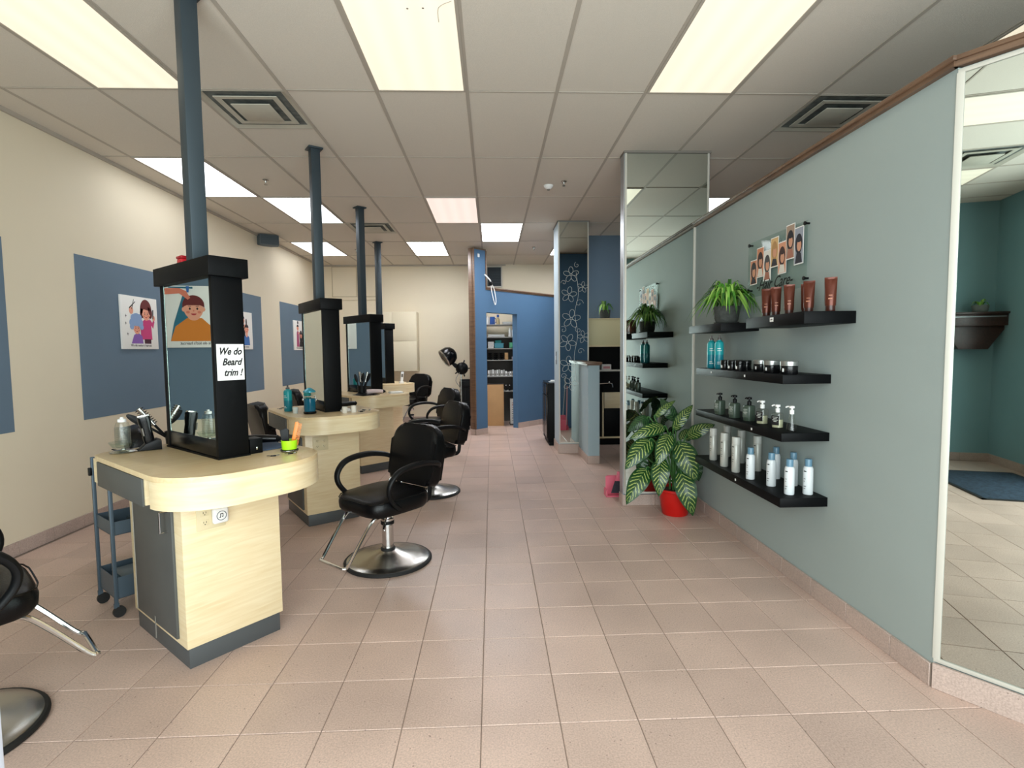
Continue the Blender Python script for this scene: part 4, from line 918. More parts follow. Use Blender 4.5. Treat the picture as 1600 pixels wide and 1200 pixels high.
item('pump_bottle', 'beige bottle with a blue cap on the closet top shelf', 'bottle', .125, 0, .07, .15, .06, mat('beige_plastic', 'cdb98f', .4), 'bottle', None, lambda o: G().lathe([(.022, .14), (.022, .19), (0, .19)], cb, n=14).build('cap', o, recalc=True))
item('flat_parcel', 'long flat white parcel on the closet top shelf', 'parcel', .33, 0, .24, .05, .2, cw, 'cloth')
item('folded_sheet', 'thin pile of crumpled white sheets on the second closet shelf', 'sheet', .09, 1, .34, .05, .2, cw, 'cloth')
for k, x in enumerate((.36, .425)): item('paper_roll', ('left of the two white pointed paper cones on the second closet shelf', 'right of the two white pointed paper cones on the second closet shelf')[k], 'paper cone', x, 1, .065, .18, .06, m_white, 'bottle', 'paper cones in the closet')
item('towel_stack', 'stack of white towels on the third closet shelf', 'towels', -.02, 2, .13, .13, .18, cw, 'cloth')
item('teal_basket', 'teal blue basket on the third closet shelf', 'basket', .14, 2, .18, .10, .18, ct, 'basket', None, lambda o: G().box(-.08, .05, -.06, .06, .07, .16, mat('teal_cloth', '2f7a7a', .9), bev=.02).build('towel', o))
item('green_basket', 'mint green basket on the third closet shelf', 'basket', .41, 2, .14, .11, .18, mat('mint_plastic', '5ab58b', .5), 'basket')
for k, x in enumerate((-.04, .075, .185)):
    item('bowl_stack', ('leftmost stack of black bowls on the fourth closet shelf', 'middle stack of black bowls on the fourth closet shelf', 'rightmost stack of black bowls on the fourth closet shelf')[k], 'bowls', x, 3, .09, .02, .09, m_plastic, 'box', 'stacks of black bowls', lambda o: [G().lathe([(.025, .02+q*.04), (.044, .055+q*.04), (.040, .055+q*.04), (.022, .024+q*.04), (0, .024+q*.04)], m_plastic, n=18).build('bowl', o, recalc=True) for q in range(3)])
item('wooden_block', 'tan cardboard packet on the fourth closet shelf', 'box', .285, 3, .07, .14, .10, mat('tan_card', 'b08a5e', .8)); item('small_box', 'small dark and pink packet at the right of the fourth closet shelf', 'box', .42, 3, .06, .06, .10, mat('mauve_card', '9a8a92', .8))
for k in range(12):
    item('dye_box', ['leftmost small white box in the row on the fifth closet shelf'][0] if k == 0 else ('small white box number-printed, %s along the row on the fifth closet shelf' % ('second third fourth fifth sixth seventh eighth ninth tenth eleventh last'.split()[k-1])), 'box', -.07+k*.043, 4, .034, (.11 if k < 8 else .075)+.008*(k % 3), .10, (m_white, mat('grey_card', 'a9a8a4', .8))[k % 2], 'box', 'row of small boxes in the closet', lambda o: G().box(-.010, .010, -.0512, -.050, .02, .05, m_slab).build('print', o))
for d in bpy.data.objects:
    if d.name.startswith('dye_box') and 'label' in d: d['label'] = d['label'].replace(' number-printed,', ',')
item('crate_stack', 'dark crate of bottles under the fifth closet shelf', 'crate', .20, 5, .14, .14, .2, m_plastic) if False else None
o = thing('cardboard_panel', 'tall tan cardboard box standing in the closet doorway', 'box', (.06, 10.05, 0)); m_card = mat('cardboard', 'b48d62', .85, var=.05, vscale=6)
G().box(-.17, .155, -.05, .16, 0, .80, m_card, bev=.003).build('body', o); G().box(-.17, .155, -.052, .16, .798, .806, mat('dark_tape', '2b2420', .6)).build('tape', o)
o = thing('printed_carton', 'white carton with reddish print on the floor of the closet', 'box', (.44, 10.12, .03)); G().box(-.10, .13, -.05, .2, 0, .47, mat('white_card', 'c9c6c2', .8), bev=.003).build('body', o)
g = G()
for k in range(9): g.box(-.07, .07-.02*(k % 3), -.0515, -.0503, .06+k*.042, .07+k*.042+.006*(k % 2), mat('red_print', '9a6a62', .8) if k > 5 else mat('grey_print', '7a7876', .8))
g.build('print', o); G().box(-.11, .14, -.06, .21, -.03, 0, m_sdark).build('pallet', o)
for k in range(2): item('perfume_bottle', ('left small dark bottle with silver cap under the fifth closet shelf', 'right small dark bottle with silver cap under the fifth closet shelf')[k], 'bottle', .27+k*.07, 5, .035, .10, .035, m_plastic, 'bottle', 'small dark bottles in the closet', lambda o: G().lathe([(.01, .10), (.01, .115), (0, .115)], m_chrome, n=10).build('cap', o, recalc=True))
o = thing('wall_vent', 'dark return air grille high on the wall behind the blue closet', 'air vent', (.065, 10.85, 2.95)); G().box(-.165, .165, -.03, 0, -.215, .215, m_white_trim, bev=.004).build('frame', o); G().box(-.14, .14, -.032, -.028, -.19, .19, mat('grille_dark', '2c3338', .8)).build('grille', o)
g = G()
for k in range(12): g.box(-.14, .14, -.034, -.031, -.185+k*.032, -.180+k*.032, mat('grille_slat', '4a5359', .7))
g.build('slats', o)
P_ = DM @ Vector((.30, -.035, 2.60))
o = thing('hanging_clippers', 'white cord with a plug hanging from the pillar trim', 'cord', (0, 0, 0))
q = lambda a, y, z: tuple(DM @ Vector((a, y, z)))
G().tube([q(.20, -.04, 2.74), q(.30, -.06, 2.66), q(.34, -.05, 2.62)], .013, m_white, n=8).build('plug', o); G().ball(q(.34, -.05, 2.60), .03, .03, .04, m_plastic).build('plug_head', o)
G().tube([q(.34, -.05, 2.60), q(.36, -.05, 2.45), q(.41, -.05, 2.30), q(.44, -.05, 2.24), q(.46, -.05, 2.32), q(.42, -.05, 2.50), q(.35, -.05, 2.60)], .008, m_white, n=6).build('cable', o)
o = thing('door_chime', 'small white sensor near the top of the blue pillar', 'sensor', DM @ Vector((.09, 0, 3.05)), R(45)); G().box(-.022, .022, -.02, 0, -.03, .03, m_white, bev=.006).build('housing', o); G().box(-.006, .006, -.022, -.019, .0, .012, mat('sensor_led', 'dfeaff', .3)).build('lens', o)

# ================================================================== AROUND THE MIRRORED COLUMN
o = thing('black_cabinet', 'narrow black cabinet with a silver top behind the mirrored column', 'cabinet', (.83, 7.80, 0))
G().box(0, .38, 0, .72, .05, .94, m_black, bev=.004).box(.02, .36, .03, .70, 0, .05, m_black).build('carcass', o); G().box(-.005, .385, -.005, .725, .94, .955, m_blackgloss, bev=.003).build('top', o)
for y0 in (.02, .37): G().box(-.016, -.001, y0, y0+.33, .12, .75, m_blackgloss, bev=.003).build('door', o); G().box(-.016, -.001, y0, y0+.33, .77, .92, m_blackgloss, bev=.003).build('drawer', o)
o = thing('silver_tray', 'small silver tray on top of the narrow black cabinet', 'tray', (.93, 7.95, .955)); G().box(-.07, .06, -.08, .08, 0, .012, m_alu, bev=.003).build('tray_body', o); G().box(-.04, .05, -.05, .05, .01, .03, m_white, bev=.003).build('packet', o)
o = thing('light_switch', 'slim grey switch on the side of the mirrored column', 'switch', (.92, 7.45, 1.33)); G().box(-.008, 0, -.03, .03, -.09, .09, mat('switch_grey', '7d7f84', .5), bev=.002).build('plate', o); G().box(-.011, -.007, -.012, .012, -.03, .03, m_white).build('rocker', o)
# alcove cabinet
o = thing('storage_unit', 'black and cream storage unit in the alcove under the small potted plant', 'cabinet', (1.36, 7.80, 0)); m_cream2 = mat('cream_laminate_warm', 'd9cfa3', .45)
G().box(-.1, 1.0, 0, .34, 1.49, 1.905, m_cream2, bev=.002).build('upper_cabinet', o); G().box(-.1, 1.0, -.004, 0, 1.485, 1.50, m_maple).box(-.1, 1.0, -.012, .34, 1.895, 1.908, m_maple).build('edge_trim', o)
G().box(-.1, 1.0, .30, .34, .8, 1.49, m_black).box(-.1, -.08, 0, .34, .8, 1.49, m_black).build('black_back', o)
G().box(-.1, 1.0, -.02, .34, 1.115, 1.135, mat('pale_counter', 'c9c6bd', .4), bev=.002).build('counter', o)
G().box(-.1, 1.0, 0, .34, .10, 1.112, m_black).build('lower_cabinet', o); G().box(-.1, 1.0, .03, .34, 0, .10, m_black).build('plinth', o)
G().box(.06, .30, -.018, -.001, .82, 1.10, m_black, bev=.002).build('drawer', o)
G().box(.32, .75, -.018, -.001, .56, .80, m_maple, bev=.002).build('drawer', o); G().box(-.08, .28, -.018, -.001, .16, .80, m_black, bev=.002).build('door', o); G().box(.32, .75, -.018, -.001, .16, .55, m_black, bev=.002).build('door', o)
G().box(.285, .31, -.019, -.001, .13, .80, m_maple).box(-.1, 1.0, -.019, -.001, .105, .13, m_maple).build('edge_trim', o)
o = thing('tissue_box', 'small white box on the alcove counter', 'box', (1.72, 7.88, 1.135)); G().box(-.07, .07, -.06, .06, 0, .085, mat('white_card', 'c9c6c2', .8), bev=.003).build('body', o); G().box(-.05, .05, -.0615, -.060, .02, .055, mat('pink_print', 'b57f82', .8)).build('print', o)
o = thing('tap', 'chrome tap mounted on the dark alcove unit', 'tap', (1.72, 7.78, .93)); G().tube([(-.12, 0, 0), (.02, -.04, .01), (.06, -.06, 0), (.07, -.06, -.05)], .009, m_chrome, n=8).build('spout', o); G().ball((.02, -.05, .02), .018, .018, .018, m_chrome).build('lever', o)
o = thing('shampoo_chair', 'edge of a black shampoo chair beside the tall mirror', 'chair', (2.02, 6.85, 0)); G().prism([(-.22, .55), (-.06, .52), (-.02, .98), (-.12, 1.0)], -.2, .2, m_vinyl, axis='y', bev=.02).build('backrest', o); G().box(-.08, .42, -.22, .22, .40, .52, m_vinyl, bev=.03).build('seat', o); G().box(-.02, .36, -.16, .16, .0, .40, m_plastic, bev=.01).build('base', o)

def strap_leaf(g, base, az, out, up, tipz, wd, m, L=8, xmax=9):
    """arching ribbon leaf, folded along its midrib"""
    vs = []; fs = []; d = Vector((math.cos(az), math.sin(az), 0)); s = Vector((-d.y, d.x, 0))
    for i in range(L+1):
        t_ = i/L; p = Vector(base)+d*(out*t_)+Vector((0, 0, up*math.sin(min(1, t_*1.25)*PI/2)*(1-t_)*1.6+tipz*t_*t_))
        w_ = wd*math.sin(PI*(.12+.88*t_)**.8)*(1 if t_ < 1 else 0)+.0004
        vs += [p-s*w_+Vector((0, 0, w_*.35)), p, p+s*w_+Vector((0, 0, w_*.35))]
    for v in vs: v.x = min(v.x, xmax-.004*random.random())
    for i in range(L):
        for k in (0, 1): fs.append((i*3+k, i*3+k+1, i*3+k+4, i*3+k+3))
    g.raw(vs, fs, m)
m_lf = [mat('spider_leaf_'+a, h, .45) for a, h in (('green', '4c8a2b'), ('light', '74a83f'), ('dark', '2c5e1f'), ('pale', '92b95a'))]
m_soil = mat('potting_soil', '3a2a20', .95, var=.3, vscale=60)
def potted(name, label, loc, pot_r, pot_h, m_pot, n, spread, up, wd, bowl=False, saucer=True, xmax=9):
    o = thing(name, label, 'potted plant', loc)
    G().lathe([(pot_r*.78, 0), (pot_r*.92, pot_h*.3), (pot_r, pot_h), (pot_r*.9, pot_h), (pot_r*.86, pot_h*.85), (0, pot_h*.85)], m_pot, n=28).build('pot', o, recalc=True)
    if saucer: G().lathe([(0, -.0), (pot_r*.9, 0), (pot_r*1.0, .012), (pot_r*.96, .012), (pot_r*.8, .004)], m_pot, n=28).build('saucer', o, recalc=True)
    G().lathe([(pot_r*.86, pot_h*.86), (0, pot_h*.9)], m_soil, n=20).build('soil', o, recalc=True)
    for k in range(n):
        g = G(); az = 2*PI*k*.618+random.uniform(-.2, .2); f = random.random()
        out = spread*(.30+.80*f); u = up*random.uniform(.75, 1.05)*(1.1-.45*f)
        strap_leaf(g, (.3*pot_r*math.cos(az), .3*pot_r*math.sin(az), pot_h*.9), az, out, u, (.55-.95*f)*up*random.uniform(.4, 1.3), wd*random.uniform(.8, 1.2), random.choice(m_lf), xmax=xmax)
        g.build('leaf', o)
    return o
m_stone = mat('dark_stone_pot', '3f423f', .8, var=.25, vscale=40, bump=.3, bscale=80)

# ================================================================== FLOATING SHELVES AND PRODUCTS
shl = ['upper left floating shelf with the spider plant', 'upper right floating shelf with brown tubes', 'second floating shelf from the top, with teal bottles and jars', 'third floating shelf, with pump bottles', 'lowest floating shelf, with tall cans']
SH = [(3.575, 4.16, 1.56, 1.617), (2.607, 3.215, 1.562, 1.625), (2.79, 4.0, 1.243, 1.293), (2.79, 4.0, .925, .972), (2.79, 4.0, .558, .610)]
for k, (y0, y1, z0, z1) in enumerate(SH):
    o = thing('floating_shelf', 'black '+shl[k], 'shelf', (1.85, y0, z0), 0, 'black floating shelves')
    G().box(-.27, 0, 0, y1-y0, 0, z1-z0, m_black, bev=.0015).build('shelf_board', o)
def tagc(label, y, z, sq=False):
    o = thing('price_tag' if sq else 'shelf_sticker', label, 'tag', (1.579, y, z), R(-90)); G().box(-.018 if sq else -.007, .018 if sq else .007, -.0012, .0006, -.012 if sq else -.007, .012 if sq else .007, m_white, bev=.0003).build('tag_body', o)
    if sq: G().box(-.010, .010, -.0016, -.0012, -.003, .004, m_slab).build('print', o)
tagc('white price tag on the front edge of the upper right floating shelf', 2.915, 1.60, True); tagc('small white sticker at the left on the second floating shelf', 3.72, 1.27); tagc('small white sticker at the middle of the second floating shelf', 3.22, 1.268); tagc('small white sticker on the third floating shelf', 3.12, .948); tagc('small white sticker on the lowest floating shelf', 3.32, .584)
# tubes
m_tube = mat('brown_tube_metallic', '5a2a1c', .3, .35); m_tubed = mat('brown_tube_cap', '3a1a12', .3)
def tube_(label, y, x, rz, z, h=.176):
    o = thing('cream_tube', label, 'tube', (x, y, z), R(rz), 'brown cosmetic tubes'); vs = []; fs = []; n = 16; lay = ((.025, .022, .03), (.026, .024, .05), (.0265, .019, .09), (.0275, .011, .13), (.0285, .0035, h-.012), (.0285, .0012, h-.010), (.0285, .0012, h))
    for a, b, zz in lay: vs += [(a*math.cos(2*PI*q/n), b*math.sin(2*PI*q/n), zz) for q in range(n)]
    for l in range(len(lay)-1): fs += [(l*n+q, l*n+(q+1) % n, (l+1)*n+(q+1) % n, (l+1)*n+q) for q in range(n)]
    fs += [tuple(range(n))[::-1], tuple((len(lay)-1)*n+q for q in range(n))]
    g = G(); g.raw(vs, fs, m_tube); b = g.build('tube_body', o, recalc=True)
    G().lathe([(.021, 0), (.0225, .004), (.0225, .030), (0, .030)], m_tubed, n=20).build('cap', o, recalc=True)
    g = G(); g.box(-.010, .008, -.0245, -.0235, .062, .068, mat('copper_print', 'a86a4c', .4)); g.box(-.008, .008, -.0225, -.021, .080, .084, mat('copper_print', 'a86a4c', .4)); g.build('print', o)
for k, (y, x, rz) in enumerate(((3.165, 1.68, 25), (3.075, 1.69, 40), (3.035, 1.745, 22), (2.955, 1.70, 34), (2.93, 1.785, 30), (2.80, 1.72, 20), (2.655, 1.745, 26))):
    tube_(('leftmost brown tube on the upper right shelf', 'second brown tube from the left on the upper right shelf', 'third brown tube from the left, half behind the fourth', 'fourth brown tube from the left, in front of two others', 'brown tube farthest back in the cluster on the upper right shelf', 'brown tube standing alone right of the cluster', 'rightmost brown tube on the upper right shelf')[k], y, x, rz-60, 1.625)
# second shelf
for k, (y, x) in enumerate(((3.90, 1.655), (3.765, 1.655))): bottle_big(('left teal spray bottle on the second shelf', 'right teal spray bottle on the second shelf')[k], (x, y, 1.293), 'teal spray bottles on the second shelf', h=.245, r=.031)
m_jarblack = mat('black_jar', '0c0c0e', .22); m_jarlid = mat('jar_lid_silver', 'aeb0ae', .3, .85)
def jar(label, x, y, r, h, silver):
    o = thing('hair_jar', label, 'jar', (x, y, 1.293), 0, 'black jars on the second shelf')
    G().lathe([(r*.95, 0), (r, .004), (r, h*.6), (r*.92, h*.64), (0, h*.64)], m_jarblack, n=28).build('jar_body', o, recalc=True)
    G().lathe([(r*1.02, h*.64), (r*1.03, h*.67), (r*1.03, h*.96), (r*.98, h), (0, h)], m_jarlid if silver else m_blackgloss, n=28).build('lid', o, recalc=True)
    G().box(-.0045, .0045, -.003, 0, h*.2, h*.45, m_white, M=Rot(-70) @ T((0, -r+.001, 0))).build('label', o)
for k, a in enumerate(((1.625, 3.60, .029, .068, 0), (1.70, 3.56, .029, .068, 0), (1.625, 3.49, .029, .068, 0), (1.69, 3.42, .029, .068, 0), (1.625, 3.38, .029, .068, 0), (1.70, 3.25, .045, .074, 1), (1.66, 3.05, .045, .074, 1), (1.66, 2.87, .045, .074, 1))):
    jar(('leftmost small black jar on the second shelf', 'small black jar behind the leftmost one', 'third small black jar from the left on the second shelf', 'small black jar at the back of the row', 'small black jar nearest the silver lidded jars', 'silver lidded black jar farthest from the shelf end', 'middle silver lidded black jar on the second shelf', 'rightmost silver lidded black jar on the second shelf')[k], *a)
# third shelf: pump bottles
m_green = mat('dark_green_plastic', '3d4a3f', .3); m_label = mat('black_label', '141416', .5); m_lotion = mat('pale_lotion', 'b9b79b', .15)
def pump(label, x, y, rz, body, head, h=.15, r=.028, z=.972, clear=False, cone=False, group=None):
    o = thing('pump_bottle', label, 'bottle', (x, y, z), R(rz), group); hb_ = h*.66
    prof = [(r*.96, 0), (r, .005), (r, hb_*.88), (r*.9, hb_*.97), (r*.4, hb_), (0, hb_)] if not cone else [(r, 0), (r*1.02, .008), (r*.85, hb_*.4), (r*.55, hb_*.85), (r*.42, hb_), (0, hb_)]
    G().lathe(prof, body, n=28, sq=None if cone else 3.2).build('bottle_body', o, recalc=True)
    if clear and not cone: G().lathe([(r*.9, .006), (r*.9, hb_*.55), (0, hb_*.55)], m_lotion, n=24, sq=3.2).build('liquid', o, recalc=True)
    g = G(); g.lathe([(r*.42, hb_), (r*.44, hb_+.022), (r*.2, hb_+.026), (r*.16, h-.018), (r*.5, h-.016), (r*.5, h-.004), (0, h)], head, n=18); g.tube([(0, 0, h-.010), (-.022, 0, h-.008), (-.034, 0, h-.014)], .0045, head, n=8); g.build('pump_head', o, recalc=True)
    if not cone:
        G().box(-r*.75, r*.75, -r-.0008, -r+.001, hb_*.22, hb_*.80, m_label if clear else mat('olive_label', '56635a', .5), bev=.0003).build('label', o)
        g = G()
        for k, ww in enumerate((.5, .35, .55, .3)): g.box(-r*ww, r*ww, -r-.0014, -r-.0007, hb_*(.70-.09*k), hb_*(.70-.09*k)+.003, mat('label_print', 'b8bab4', .6))
        g.build('print', o)
for k, (x, y) in enumerate(((1.625, 3.67), (1.64, 3.475), (1.66, 3.315))): pump(('leftmost dark green pump bottle on the third shelf', 'middle dark green pump bottle on the third shelf', 'rightmost dark green pump bottle on the third shelf')[k], x, y, -72, m_green, m_plastic, h=.155, r=.031, group='dark green pump bottles')
pump('clear bottle with white pump and black label next to the green bottles', 1.66, 3.15, -62, m_clear, m_white, h=.15, r=.030, clear=True, group='clear bottles with white pumps'); pump('clear bottle with white pump and black label beside the tapered bottle', 1.665, 2.985, -55, m_clear, m_white, h=.142, r=.029, clear=True, group='clear bottles with white pumps')
pump('tapered clear glass pump bottle at the right end of the third shelf', 1.685, 2.875, -55, m_clear, m_white, h=.145, r=.028, clear=True, cone=True)
# lowest shelf: tall cans
m_can1 = mat('greige_can', 'b4b5ae', .32, .15); m_can2 = mat('white_can', 'd4d9dc', .35)
def can(label, x, y, kind, group):
    o = thing('spray_can', label, 'spray can', (x, y, .610), R(-65), group)
    if kind == 'tall':
        G().lathe([(.025, 0), (.027, .004), (.027, .185), (.024, .19), (0, .19)], m_can1, n=28).build('can_body', o, recalc=True); G().lathe([(.0265, .188), (.0265, .232), (.024, .238), (0, .239)], mat('greige_cap', 'bcbdb7', .35), n=28).build('cap', o, recalc=True); g = G(); r_, z0 = .0272, .17
    else:
        G().lathe([(.025, 0), (.0265, .004), (.0265, .145), (.022, .158), (.012, .164), (0, .164)], m_can2, n=28).build('can_body', o, recalc=True); G().lathe([(.019, .160), (.019, .198), (.017, .202), (0, .202)], mat('dusty_blue_cap', '5f8399', .3), n=24).build('cap', o, recalc=True); g = G(); r_, z0 = .0267, .13
    for k, ww in enumerate((4, 0, 0, 3, 2, 0, 4, 3)):
        for q in range(ww): g.box(-.0016, .0016, -.0003, .0005, z0-k*.014, z0-k*.014+(.006 if k == 0 else .003), m_ink, M=Rot(-14+q*8) @ T((0, -r_, 0)))
    g.build('print', o)
for k, (x, y) in enumerate(((1.645, 3.82), (1.63, 3.60), (1.63, 3.425), (1.80, 3.93), (1.80, 3.70), (1.79, 3.45))):
    can(('tall greige can at the left front of the lowest shelf', 'second tall greige can in the front row', 'tall greige can beside the leftmost white can', 'tall greige can at the left back of the lowest shelf', 'tall greige can in the middle of the back row', 'rightmost tall greige can in the back row')[k], x, y, 'tall', 'tall greige cans on the lowest shelf')
for k, (x, y) in enumerate(((1.635, 3.235), (1.675, 3.06), (1.68, 2.875), (1.785, 2.87), (1.80, 3.235), (1.81, 3.06))):
    can(('leftmost white can with a blue cap on the lowest shelf', 'second white can from the left in the front row', 'white can at the shelf corner in the front row', 'rightmost white can, nearest the wall end of the lowest shelf', 'white can behind the second front one', 'white can behind the corner one')[k], x, y, 'white', 'white cans with blue caps')

# spider plant on the upper left shelf
potted('spider_plant', 'bushy spider plant in a dark stone pot on the upper left shelf', (1.70, 3.755, 1.617), .088, .125, m_stone, 120, .25, .24, .0105, xmax=.144)
potted('small_aloe', 'small spiky plant in a dark pot on top of the alcove unit', (1.72, 7.95, 1.908), .085, .13, m_stone, 16, .13, .22, .013)

# hair care sign
o = thing('acrylic_sign', 'clear acrylic sign with a photo collage above the brown tubes', 'sign', (1.826, 3.352, 1.985), R(-90))
G().box(-.347, .347, 0, .004, -.19, .19, m_acrylic).build('acrylic_sheet', o)
for x in (-.33, .33):
    for z in (-.14, .175): G().lathe([(.009, 0), (.009, .006), (.012, .006), (.012, .010), (0, .011)], m_plastic, M=T((x, .003, z)) @ Rot(90, 'X'), n=14).cyl((x, .004, z), (x, .024, z), .006, m_plastic).build('standoff', o)
cols = [('c98b6a', '2a2326'), ('d08a66', '3a2420'), ('e8e4dc', '4a4444'), ('d8b27a', 'b98d5a'), ('d99a7a', '3b211e'), ('a8907e', '1f1c22'), ('9aa0ad', '20202a')]
for k, (bgc, hc) in enumerate(cols):
    cx = -.265+k*.089; cz = (-.02, .035, .0, .07, .02, .10, .06)[k]; y = -.0012-.0006*(k % 2); h_ = (.085, .10, .10, .095, .10, .105, .11)[k]
    ph = G().box(cx-.047, cx+.047, y, y+.0012, cz-h_, cz+h_, m_paper).build('photo', o)
    g = G(); g.flat([(cx-.043, cz-h_+.006), (cx+.043, cz-h_+.006), (cx+.043, cz+h_-.006), (cx-.043, cz+h_-.006)], y-.0003, mat('photo_bg_%d' % k, bgc, .6))
    g.ell(cx, cz+.01, .036, .06, y-.0005, mat('photo_hair_%d' % k, hc, .6)); g.ell(cx+.004, cz+.0, .022, .034, y-.0007, mat('photo_skin', 'd39a7c', .6)); g.flat([(cx-.036, cz-h_+.008), (cx+.036, cz-h_+.008), (cx+.024, cz-.045), (cx-.02, cz-.04)], y-.0006, mat('photo_cloth_%d' % (k % 3), ('2d2a33', 'e3ddd3', 'a9705c')[k % 3], .6))
    g.ell(cx+.004, cz+.035, .026, .016, y-.0009, mat('photo_hair_%d' % k, hc, .6)); g.build('portrait', ph)
text('lettering', '-Hair Care-', .10, T((-.01, -.002, -.125)), m_ink, o, shear=.5, sx=.92, bold=.0005)

# ================================================================== DIEFFENBACHIA IN THE RED POT
PX, PY = 1.585, 4.46
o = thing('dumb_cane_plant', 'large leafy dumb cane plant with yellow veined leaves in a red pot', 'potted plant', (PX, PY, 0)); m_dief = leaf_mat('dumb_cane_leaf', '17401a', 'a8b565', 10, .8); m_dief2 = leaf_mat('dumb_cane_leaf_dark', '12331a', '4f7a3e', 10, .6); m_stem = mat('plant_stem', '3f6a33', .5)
G().lathe([(.105, 0), (.11, .006), (.142, .205), (.150, .212), (.150, .232), (.140, .232), (.134, .20), (0, .20)], mat('red_pot_plastic', 'c01712', .3), n=40).build('pot', o, recalc=True)
G().lathe([(.135, .205), (.06, .215), (0, .218)], m_soil, n=24).build('soil', o, recalc=True)
LV = [((1.474, 4.38, 0.774), (1.135, 4.3, 0.732), .106), ((1.329, 4.3, 0.689), (1.081, 4.22, 0.493), .145), ((1.481, 4.28, 0.739), (1.325, 4.16, 0.53), .125), ((1.549, 4.42, 0.736), (1.713, 4.4, 0.964), .087), ((1.655, 4.4, 0.687), (1.846, 4.26, 0.809), .106), ((1.555, 4.32, 0.662), (1.672, 4.2, 0.388), .173), ((1.301, 4.3, 0.451), (1.087, 4.2, 0.204), .145), ((1.397, 4.26, 0.537), (1.347, 4.16, 0.278), .135), ((1.57, 4.3, 0.426), (1.646, 4.2, 0.098), .154), ((1.41, 4.5, 0.84), (1.596, 4.5, 0.992), .058), ((1.369, 4.5, 0.841), (1.173, 4.5, 0.761), .100), ((1.306, 4.42, 0.516), (1.245, 4.42, 0.415), .1), ((1.759, 4.45, 0.481), (1.792, 4.45, 0.325), .09), ((1.62, 4.55, .80), (1.50, 4.62, 1.0), .1), ((1.66, 4.55, .62), (1.80, 4.62, .72), .1)]
org = Vector((PX, PY, 0))
def big_leaf(B, Tt, wd, k):
    B, Tt = Vector(B)-org, Vector(Tt)-org; d = Tt-B; L = d.length; vdir = -(B+org-Vector((0, 0, 1.44))).normalized()   # leaf face leans towards the open aisle
    side = d.cross(Vector((-.35, -.85, .38))).normalized(); nrm = side.cross(d).normalized()
    if nrm.y > 0: nrm = -nrm; 
    vs = []; uv = []; fs = []; NU, NV = 8, 14
    for j in range(NV+1):
        v_ = j/NV; prof = (math.sin(PI*min(1, v_**.75))**.8) if 0 < v_ < 1 else 0
        c = B+d*v_+nrm*(L*.16*math.sin(PI*v_))+Vector((0, 0, -.04*v_*v_ if d.z < .1 else 0))
        for i in range(NU+1):
            u = i/NU-.5; x = u*wd*1.14*prof
            z = -abs(u)*wd*.22*prof+.10*wd*u*u*0+.006*math.sin(v_*22+(3 if u > 0 else 0))*abs(u)*2*prof
            vs.append(c+side*x+nrm*z); uv.append((i/NU, v_))
    for j in range(NV):
        for i in range(NU): a = j*(NU+1)+i; fs.append((a, a+1, a+NU+2, a+NU+1))
    me = bpy.data.meshes.new('leaf'); me.from_pydata([tuple(v) for v in vs], [], fs); ul = me.uv_layers.new(name='UVMap')
    for p in me.polygons:
        p.use_smooth = True
        for li in p.loop_indices: ul.data[li].uv = uv[me.loops[li].vertex_index]
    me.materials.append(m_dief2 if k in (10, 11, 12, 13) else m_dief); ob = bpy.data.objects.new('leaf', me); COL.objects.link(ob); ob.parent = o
    # petiole
    s = Vector((B.x*.12+.02*math.sin(k*2.1), B.y*.12+.02*math.cos(k*1.7), .25+.02*(k % 4)))
    G().tube([(s.x*.8, s.y*.8, .2), s, (B.x*.55, B.y*.55, max(.34, B.z*.80)), B+Vector((0, 0, .004)), B+d*.12+nrm*.01], lambda t_: .010-.006*t_, m_stem, n=7).build('petiole', o)
for k, (a, b, c_) in enumerate(LV): big_leaf(a, b, c_, k)

# ================================================================== DUSTPAN BEHIND THE TALL MIRROR
m_pink = mat('pink_plastic', 'd9677c', .4); m_bris = mat('dark_bristles', '3a3640', .8)
o = thing('dustpan', 'pink long-handled dustpan leaning behind the tall mirror wall', 'dustpan', (1.20, 5.0, 0))
g = G(); g.prism([(-.10, 0), (.16, 0), (.13, .12), (-.07, .12)], .0, .012, m_pink, bev=.002); g.prism([(-.09, .09), (.15, .09), (.12, .13), (-.06, .13)], .0, .19, m_pink, bev=.004); g.box(-.10, -.09, 0, .12, 0, .07, m_pink); g.box(.15, .16, 0, .12, 0, .07, m_pink); g.build('pan', o)
G().tube([(.12, .13, .10), (.13, .12, .45), (.14, .10, .80)], .011, mat('pink_handle', 'b98a90', .4), n=10).build('handle', o)
o = thing('hand_broom', 'pink broom head with dark bristles standing in the dustpan', 'broom', (1.20, 4.97, .02))
G().prism([(-.02, .15), (.14, .15), (.12, .24), (.0, .24)], -.02, .02, m_pink, axis='y', bev=.008).build('head', o)
g = G()
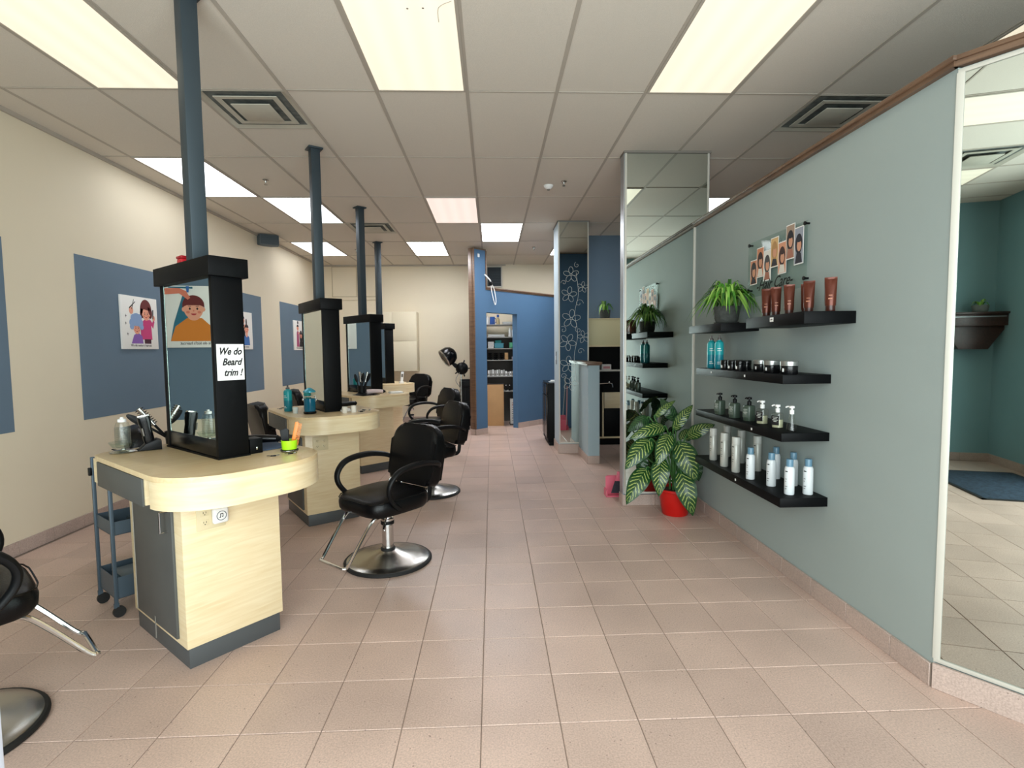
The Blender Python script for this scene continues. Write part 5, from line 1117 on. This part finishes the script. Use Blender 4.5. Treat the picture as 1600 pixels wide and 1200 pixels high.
for k in range(22): x = -.02+k*.0075; g.tube([(x, 0, .15), ((x-.06)*1.35+.05, 0, .03)], .005, m_bris, n=4, sub=1)
b = g.build('bristles', o); b['kind'] = 'stuff'; G().tube([(.08, 0, .23), (.11, -.03, .55), (.14, -.06, .95)], .010, m_alu, n=10).build('handle', o)

# ================================================================== ENTRANCE SIDE (seen in the angled mirror)
o = thing('entrance_mat', 'dark blue entrance mat seen in the angled mirror', 'mat', (-2.1, -.05, 0), R(0)); G().box(-.62, .62, -.55, .30, .001, .012, mat('navy_carpet', '2b3b4c', .95, var=.4, vscale=30, bump=.6, bscale=300), bev=.004).build('carpet', o); g = G(); g.box(-.65, -.62, -.58, .33, .001, .010, m_rubber); g.box(.62, .65, -.58, .33, .001, .010, m_rubber); g.box(-.65, .65, -.58, -.55, .001, .010, m_rubber); g.box(-.65, .65, .30, .33, .001, .010, m_rubber); g.build('rubber_edge', o)
o = thing('wall_console', 'dark wooden wall console with a tapered bracket, seen in the angled mirror', 'shelf', (XL, -.45, 1.40))
G().box(0, .30, -.36, .36, .42, .445, m_darkwood, bev=.003).build('top', o); G().box(.01, .27, -.33, .33, .28, .42, m_darkwood, bev=.003).build('drawer_box', o); G().box(.27, .275, -.28, .28, .385, .392, m_alu).build('silver_strip', o); G().prism([(-.33, .28), (.33, .28), (.15, 0), (-.15, 0)], .01, .20, m_darkwood, axis='x', bev=.003).build('tapered_bracket', o)
potted('desk_plant', 'small plant in a round stone bowl on the wall console, seen in the angled mirror', (XL+.16, -.52, 1.845), .085, .085, mat('grey_stone_bowl', '737a76', .8, var=.1, vscale=40), 9, .09, .10, .013, saucer=False)
# white frame post standing at the very left edge, next to the camera
o = thing('door_frame_post', 'low white post at the lower left border of the picture'  , 'post', (-.949, .965, 0)); G().box(-.07, 0, 0, .035, .02, 1.08, mat('white_blue_laminate', 'd7dcea', .4), bev=.004).build('post_profile', o); G().box(-.10, .015, -.015, .05, 0, .02, m_alu, bev=.003).build('foot_plate', o)
